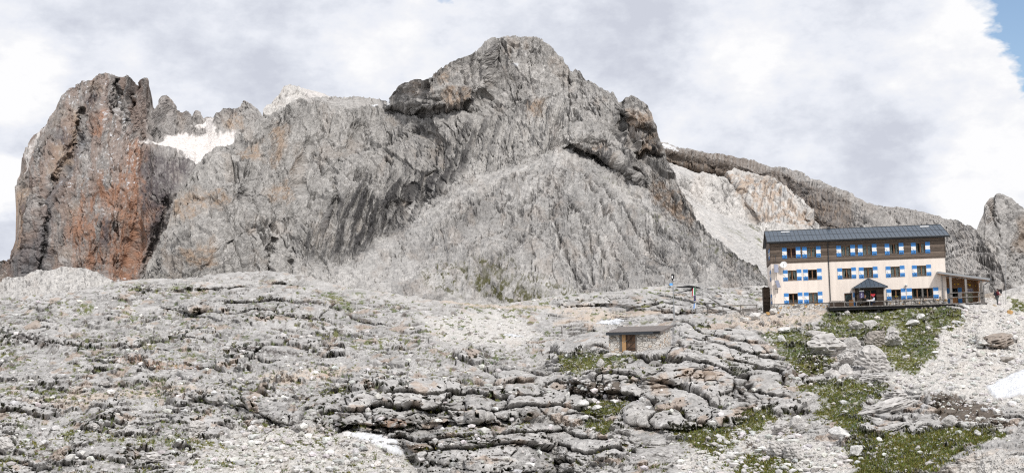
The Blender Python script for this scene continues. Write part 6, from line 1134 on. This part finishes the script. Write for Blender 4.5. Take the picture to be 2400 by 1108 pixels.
def scatter(src, n, region, smin, smax, seed, sinkf=.3):
    S = SHEETS[src]; r_ = np.random.default_rng(seed); u = r_.uniform(region[0], region[1], n); v = r_.uniform(region[2], region[3], n)
    return S, r_, u, v
STV, STF, STC = [], [], []; base_n = 0
def stones(src, n, region, size, dens, seed):
    """small loose stones, densest on the scree; size in metres"""
    global base_n
    S = SHEETS[src]; r_ = np.random.default_rng(seed); u = r_.uniform(region[0], region[1], n); v = r_.uniform(region[2], region[3], n)
    ok = v > np.interp(u, S['us'], S['vc']) + 1; u, v = u[ok], v[ok]
    w = dens(u, v); ok = r_.random(len(u)) < w; u, v = u[ok], v[ok]
    j, i = idx(S, u, v); P = S['P'][j, i]; 
    sz = size[0] * (size[1] / size[0]) ** (r_.random(len(u)) ** 3.0); sz = sz * np.sqrt(P[:, 1] / 95)
    shapes = [rockshape(ICO1[0], 900 + k, 8, .1) for k in range(12)]
    for k in range(12):
        q = np.arange(len(u)) % 12 == k; p, s = P[q], sz[q]; m_ = len(p)
        if not m_: continue
        th_ = r_.uniform(0, 2 * PI, m_); sh = shapes[k]; sc = np.stack([s * r_.uniform(.8, 1.4, m_), s * r_.uniform(.7, 1.2, m_), s * r_.uniform(.45, .85, m_)], 1) * .5
        X = sh[None] * sc[:, None]; c, s_ = np.cos(th_)[:, None], np.sin(th_)[:, None]
        Q = np.stack([X[..., 0] * c - X[..., 1] * s_, X[..., 0] * s_ + X[..., 1] * c, X[..., 2] + .18 * s[:, None]], -1) + p[:, None]
        nv = sh.shape[0]; STV.append(Q.reshape(-1, 3)); STF.append((ICO1[1][None] + (np.arange(m_) * nv)[:, None, None] + base_n).reshape(-1, 3)); base_n += m_ * nv
        STC.append(np.repeat((np.array((.60, .585, .565)) * r_.uniform(.75, 1.2, (m_, 1)) * (1 + r_.normal(0, .02, (m_, 3)))), nv, 0))
def d_near(u, v):
    U, V = u, v; d = .06 + .75 * pmask(U, V, SCREE_G, 14) + .04 * pmask(U, V, TURF, 10) + .5 * pmask(U, V, BROWN, 10)
    d = d * (.35 + 1.1 * sst(-.3, .3, fbm(U / 28, V / 16, U * 0 + 201, 4, .6))); d = d * (1 - pmask(U, V, [Z6((1960,620),(2177,530),(2200,690),(2000,690)), [(2180,1108),(2244,1074),(2285,1060),(2347,1056),(2400,1068),(2400,1200)]], 6)); return np.clip(d * (.35 + .65 * (V > 740)), 0, 1)
stones('near', 21000, (1280, 2460, 700, 1140), (.12, .7), d_near, 31)
def d_far(u, v): return np.clip((.16 + .6 * pmask(u, v, SCREE_G, 14)) * (.2 + 1.2 * sst(-.3, .3, fbm(u / 40, v / 14, u * 0 + 205, 4, .6))), 0, 1)
stones('A2', 16000, (-100, 1380, 700, 1140), (.16, .8), d_far, 32)
o = np_mesh('scree', np.concatenate(STV), np.concatenate(STF), M_ground, np.clip(np.concatenate(STC), 0, .85)); tag(o, 'white and grey loose stones strewn over the slopes', 'scree', None, 'stuff')
# grass blades in tufts
def grass(src, n, region, seed, polys):
    S = SHEETS[src]; r_ = np.random.default_rng(seed); u = r_.uniform(region[0], region[1], n); v = r_.uniform(region[2], region[3], n); ok = v > np.interp(u, S['us'], S['vc']) + 3; u, v = u[ok], v[ok]
    j, i = idx(S, u, v); g_ = _m[{'near': 'A1', 'A2': 'A2'}[src]][0][j, i]; ok = g_ > .55; P = S['P'][j, i][ok]; m_ = len(P)
    V_, F_, C_ = [], [], []
    for b in range(5):
        a = r_.uniform(0, 2 * PI, m_); h = r_.uniform(.06, .20, m_); w = r_.uniform(.02, .05, m_); off = np.stack([r_.normal(0, .07, m_), r_.normal(0, .07, m_), np.full(m_, -.02)], 1); p = P + off
        dx = np.stack([np.cos(a) * w, np.sin(a) * w, 0 * a], 1); tip = p + np.stack([r_.normal(0, .06, m_), r_.normal(0, .06, m_), h], 1)
        V_.append(np.stack([p - dx, p + dx, tip], 1).reshape(-1, 3)); C_.append(np.repeat(np.array((.110, .130, .032)) * r_.uniform(.5, 1.5, (m_, 1)) * np.stack([r_.uniform(.8, 1.5, m_), np.ones(m_), np.ones(m_)], 1), 3, 0))
    V_ = np.concatenate(V_); return V_, np.concatenate(C_)
ga, gc = grass('near', 70000, (1280, 2460, 690, 1140), 41, TURF); gb, gd = grass('A2', 30000, (-60, 1300, 660, 1140), 42, LAWN_PATCH)
GV = np.concatenate([ga, gb]); o = np_mesh('grass', GV, np.arange(len(GV)).reshape(-1, 3), rock_mat('grass_blades', 3.0, .01, .2), np.concatenate([gc, gd])); tag(o, 'short alpine grass on the green parts of the slopes', 'grass', None, 'stuff')
# ------------------------------------------------------------------ old snow
M_snow = rock_mat('old_snow', 1.4, .05, .04, rough=.7)
def snow(src, poly, label, lift=.01, dome=.09, far=0.0):
    S = SHEETS[src]; U, V, P = S['U'], S['V'], S['P']; xs, ys = zip(*poly); c0_, c1_ = np.searchsorted(S['us'], [min(xs) - 10, max(xs) + 10]); rows = np.where(((V[:, c0_:c1_] > min(ys) - 10) & (V[:, c0_:c1_] < max(ys) + 10)).any(1))[0]
    sl_ = np.s_[rows[0]:rows[-1] + 1, c0_:c1_]; u, v = U[sl_], V[sl_]; Pb = np.stack([blur(P[sl_][..., k], 3) for k in range(3)], -1); Nb = normals(Pb)
    e = sdist(u + 7 * fbm(u / 22, v / 14, u * 0 + 1, 5, .6), v + 3.2 * fbm(u / 18, v / 10, u * 0 + 2, 5, .6), poly); k = e > -1.6
    up_ = np.clip(e / 6, -.5, 1); h = (lift + dome * np.clip(up_, 0, 1)) * np.sign(up_) * np.abs(up_) ** .5 + .03 * fbm(u / 3, v / 2, u * 0, 3)
    Q = Pb + (Nb * .5 + np.array((0, 0, .7)) * (1 - far)) * h[..., None] - far * 9 * h[..., None] * Pb / np.linalg.norm(Pb, axis=-1, keepdims=True)
    fc = grid_faces(*u.shape, k); e_ = e; used = np.unique(fc); rm = np.full(u.size, -1); rm[used] = np.arange(len(used))
    C = np.tile(SNOW * .94, (len(used), 1)) * (1 - .22 * sst(.15, .5, fbm(u.ravel()[used] / 6, v.ravel()[used] / 4, used * 0.0 + 5, 4)))[:, None]; C = mixc(C, np.array((.30, .275, .25)), (1 - .9 * far) * .6 * np.clip(1 - e_.ravel()[used] / 5, 0, 1) + (.35 - .25 * far) * sst(.2, .5, fbm(u.ravel()[used] / 14, v.ravel()[used] / 4, used * 0.0 + 6, 5, .65)))
    o = np_mesh('snow_patch', Q.reshape(-1, 3)[used], rm[fc], M_snow, C, True); tag(o, label, 'snow patch', 'old snow patches')
snow('A2', [(1393,758),(1408,751),(1438,746),(1470,749),(1450,755),(1420,760)], 'bright snow patch above and left of the stone hut', .3, .2, .9)
snow('A2', [(1180,782),(1200,779.5),(1224,784),(1228,788),(1200,787)], 'tiny flat snow patch on the valley floor left of the lone post', .3, .2, .9)
snow('A2', [(803,1014),(850,1012),(900,1020),(925,1033),(953,1068),(928,1064),(870,1042),(820,1027)], 'snow tongue below the dark cliff in the foreground')
snow('near', [(2308,908),(2340,890),(2380,872),(2430,856),(2470,935),(2400,930),(2330,937)], 'large white snow field at the right edge below the scree')
snow('mountain_ridge', [(1546,340),(1562,340),(1580,345),(1594,351),(1570,350),(1548,349)], 'snow strip on top of the far ridge right of the rock tower', 1.0, 2.0)

# ------------------------------------------------------------------ people
M_skin = plain('skin', (.50, .28, .19), .6, .06, 8)
def skin_mesh(name, pts, edges, m_, parent, sub=1, root=0):
    """one continuous surface grown around joints (x, y, z, radius)"""
    me = bpy.data.meshes.new(name); me.from_pydata([p[:3] for p in pts], edges, []); me.materials.append(m_)
    o = bpy.data.objects.new(name, me); COL.objects.link(o); o.parent = parent
    sk = o.modifiers.new('Skin', 'SKIN'); sk.use_smooth_shade = True
    if not me.skin_vertices: return o
    for i, p in enumerate(pts): me.skin_vertices[0].data[i].radius = (p[3], p[3] if len(p) < 5 else p[4]); me.skin_vertices[0].data[i].use_root = (i == root)
    o.modifiers.new('Subdivision', 'SUBSURF').levels = sub; o.modifiers[-1].render_levels = sub + 0
    return o
def person(label, M, J, top, legs, boots, hair, face=True, armcol=None, hatbrim=False):
    t = thing('person', label, 'person', M)
    V3 = Vector; P, E = [], []
    def add(p, r, link=None, r2=None):
        P.append((*p, r, r2 or r)); i = len(P) - 1
        if link is not None: E.append((link, i))
        return i
    pel = add(J['pelvis'], .13, None, .10); ch = add(J['chest'], .15, pel, .10); nk = add(J['neck'], .055, ch); hd = add(J['head'], .092, nk); tp = add(V3(J['head']) + V3(J['up']) * .10, .075, hd)
    f = V3(J['face']); s = f.cross(V3(J['up'])).normalized()
    add(V3(J['head']) + f * .115 - V3(J['up']) * .01, .014, hd)                                      # nose
    for k in (-1, 1): add(V3(J['head']) + s * .10 * k, .02, hd)                                      # ears
    for sd_ in ('l', 'r'):
        sh = add(J['sh_' + sd_], .062, ch); el = add(J['el_' + sd_], .045, sh); wr = add(J['wr_' + sd_], .03, el); d = (V3(J['wr_' + sd_]) - V3(J['el_' + sd_])).normalized(); pm = add(V3(J['wr_' + sd_]) + d * .055, .036, wr, .018)
        sx = d.cross(V3((0, 0, 1)) if abs(d.z) < .9 else V3((1, 0, 0))).normalized(); dn = d.cross(sx) * (1 if d.cross(sx).z < 0 else -1)
        for q in range(4):
            kn = add(V3(P[pm][:3]) + d * (.045 + .008 * (q in (1, 2))) + sx * (.022 * (q - 1.5)), .010, pm); add(V3(P[kn][:3]) + d * .02 + dn * .03, .008, kn)
        th_ = add(V3(J['wr_' + sd_]) + d * .035 + sx * .045, .011, pm); add(V3(P[th_][:3]) + d * .03 + dn * .02, .009, th_)
        hp_ = add(J['hip_' + sd_], .085, pel); kn = add(J['kn_' + sd_], .058, hp_); an = add(J['an_' + sd_], .04, kn); add(V3(J['an_' + sd_]) + V3(J.get('toe', f)) * .17 - V3((0, 0, .03)), .035, an)
    skin_mesh('body', P, E, M_skin, t)
    def chain(name, keys, rs, m_, edges):
        skin_mesh(name, [(*J[k], r) for k, r in zip(keys, rs)], edges, m_, t)
    chain('jacket', ['pelvis', 'chest', 'collar', 'sh_l', 'el_l', 'cu_l', 'sh_r', 'el_r', 'cu_r'], [.165, .175, .085, .085, .065, .052, .085, .065, .052], top, [(0, 1), (1, 2), (1, 3), (3, 4), (4, 5), (1, 6), (6, 7), (7, 8)])
    chain('trousers', ['pelvis', 'hip_l', 'kn_l', 'an_l', 'hip_r', 'kn_r', 'an_r'], [.15, .105, .078, .062, .105, .078, .062], legs, [(0, 1), (1, 2), (2, 3), (0, 4), (4, 5), (5, 6)])
    toe = V3(J.get('toe', f))
    for sd_ in ('l', 'r'):
        a = V3(J['an_' + sd_]); skin_mesh('boot', [(*(a + V3((0, 0, .06))), .058), (*(a - V3((0, 0, .02))), .06), (*(a + toe * .17 - V3((0, 0, .035))), .048)], [(0, 1), (1, 2)], boots, t)
    m = MB(); h0 = V3(J['head']); u_ = V3(J['up'])
    n = 12; vs = [];
    for i in range(6):
        a = i / 5 * PI * .5
        for k in range(n): b = 2 * PI * k / n; vs.append(h0 + u_ * (.03 + .125 * math.sin(a)) + (f * math.cos(b) * .118 + s * math.sin(b) * .108) * max(math.cos(a), .02))
    m.add(vs, [(i * n + k, i * n + (k + 1) % n, (i + 1) * n + (k + 1) % n, (i + 1) * n + k) for i in range(5) for k in range(n)])
    if hatbrim:
        v2 = [h0 + u_ * .03 + (f * math.cos(2 * PI * k / n) + s * math.sin(2 * PI * k / n)) * r for r in (.10, .19) for k in range(n)]; m.add([q for q in v2] + [q + u_ * .012 for q in v2], [(k, (k + 1) % n, n + (k + 1) % n, n + k) for k in range(n)] + [(2 * n + k, 3 * n + k, 3 * n + (k + 1) % n, 2 * n + (k + 1) % n) for k in range(n)])
    if hair: m.build('hat' if hatbrim else 'cap', hair, t, True)
    for k in (-1, 1): m = MB(); ball(m, h0 + f * .088 + s * .035 * k + u_ * .01, .012, 0, 6); m.build('eye', M_black, t)
    return t
# hiker on the path, seen from the side, leaning on poles
g, _ = on('near', 2338, 714); D = 141.0; p0 = at(2338, 714.5, D)
J = dict(pelvis=(0, 0, .95), chest=(.04, 0, 1.32), collar=(.06, 0, 1.50), neck=(.07, 0, 1.55), head=(.10, 0, 1.67), up=(.15, 0, .98), face=(.98, -.1, -.12), sh_l=(.05, .19, 1.44), sh_r=(.05, -.19, 1.44), el_l=(.16, .26, 1.20), el_r=(.08, -.27, 1.17), wr_l=(.42, .22, 1.16), wr_r=(.36, -.24, 1.14), cu_l=(.36, .23, 1.165), cu_r=(.30, -.245, 1.145),
         hip_l=(0, .09, .92), hip_r=(0, -.09, .92), kn_l=(.05, .10, .50), kn_r=(.0, -.10, .50), an_l=(.05, .10, .09), an_r=(-.06, -.10, .09), toe=(1, 0, 0))
Mh = Matrix.Translation(p0) @ Matrix.Rotation(.15, 4, 'Z') @ Matrix.Scale(1.06, 4)
hk = person('hiker in dark clothes with maroon sleeves and a black backpack, walking right with poles', Mh, J, plain('maroon_jacket', (.16, .025, .035), .8, .1, 6), plain('grey_trousers', (.085, .095, .095), .85, .1, 8), M_black, plain('black_hat', (.02, .022, .024), .85, .1, 8), hatbrim=True)
skin_mesh('vest', [(.0, 0, .98, .185, .17), (.03, 0, 1.2, .19, .17), (.05, 0, 1.42, .19, .12)], [(0, 1), (1, 2)], plain('black_vest', (.016, .016, .02), .85, .1, 8), hk)
t = thing('backpack', 'black backpack worn by the hiker on the path', 'backpack', Mh); skin_mesh('pack_body', [(-.22, 0, 1.02, .13, .15), (-.24, 0, 1.25, .14, .16), (-.18, 0, 1.50, .11, .14)], [(0, 1), (1, 2)], plain('pack_fabric', (.012, .012, .02), .8, .1, 8), t)
m = MB(); 
for sy in (-.13, .13): m.tube([(-.12, sy, 1.5), (.02, sy, 1.56), (.16, sy, 1.45), (.18, sy, 1.25), (.0, sy * 1.4, 1.08)], .022, 6)
m.build('shoulder_strap', M_black, t); m = MB(); ball(m, (-.32, 0, 1.2), .10, 0, 8); m.build('pocket', M_black, t)
for k, (lab, y) in enumerate((('trekking pole in the far hand of the hiker', .22), ('trekking pole in the near hand of the hiker', -.24))):
    t = thing('trekking_pole', lab, 'trekking pole', Mh); m = MB(); m.tube([(.48, y, 1.16), (.62, y, .0)], .011, 6); m.build('shaft', M_steel, t); m = MB(); m.tube([(.465, y, 1.22), (.485, y, 1.08)], .02, 6); m.build('grip', M_black, t)
# two guests at the small table
def seated(label, x, y, face, top, legs, cap, M_extra=0.0, brim=False):
    f = Vector(face).normalized(); s = f.cross(Vector((0, 0, 1))); o_ = lambda a, b, c: tuple(f * a + s * b + Vector((0, 0, c)))
    J = dict(pelvis=o_(0, 0, .54), chest=o_(.06, 0, .88), collar=o_(.09, 0, 1.04), neck=o_(.10, 0, 1.09), head=o_(.15, 0, 1.21), up=o_(.2, 0, .97), face=o_(.97, 0, -.2), sh_l=o_(.07, -.18, .99), sh_r=o_(.07, .18, .99), el_l=o_(.20, -.25, .78), el_r=o_(.20, .25, .78), wr_l=o_(.40, -.12, .80), wr_r=o_(.40, .12, .80), cu_l=o_(.35, -.15, .80), cu_r=o_(.35, .15, .80),
             hip_l=o_(.06, -.09, .52), hip_r=o_(.06, .09, .52), kn_l=o_(.46, -.12, .52), kn_r=o_(.46, .12, .52), an_l=o_(.44, -.12, .09), an_r=o_(.44, .12, .09), toe=tuple(f))
    return person(label, H @ Matrix.Translation((x, y, fz)), J, top, legs, M_black, cap)
seated('seated guest with bare head in a black jacket at the terrace table', 11.05, -1.75, (.85, -.35, 0), plain('black_jacket', (.015, .015, .018), .85, .1, 8), M_dim, plain('short_brown_hair', (.20, .11, .07), .8, .1, 10))
seated('seated guest with blue cap and white and pale blue jacket at the terrace table', 12.25, -1.60, (-.8, -.4, 0), plain('white_blue_jacket', (.55, .62, .74), .85, .25, 9), plain('jeans', (.05, .08, .16), .85, .1, 8), plain('blue_cap', (.05, .15, .42), .8, .1, 8))
for x, y, lab, rz in ((11.05, -1.73, 'dark stool under the guest in black', .4), (12.25, -1.58, 'dark stool under the guest in the blue cap', -.4)):
    t = thing('stool', lab, 'stool', H @ Matrix.Translation((x, y, fz)) @ Matrix.Rotation(rz, 4, 'Z'), 'stools at the round table'); B('seat', M_darkwood, t, (-.2, .2, -.2, .2, .37, .41))
    for a, b in ((-.16, -.16), (.16, -.16), (-.16, .16), (.16, .16)): B('leg', M_darkwood, t, (a - .02, a + .02, b - .02, b + .02, 0, .37))
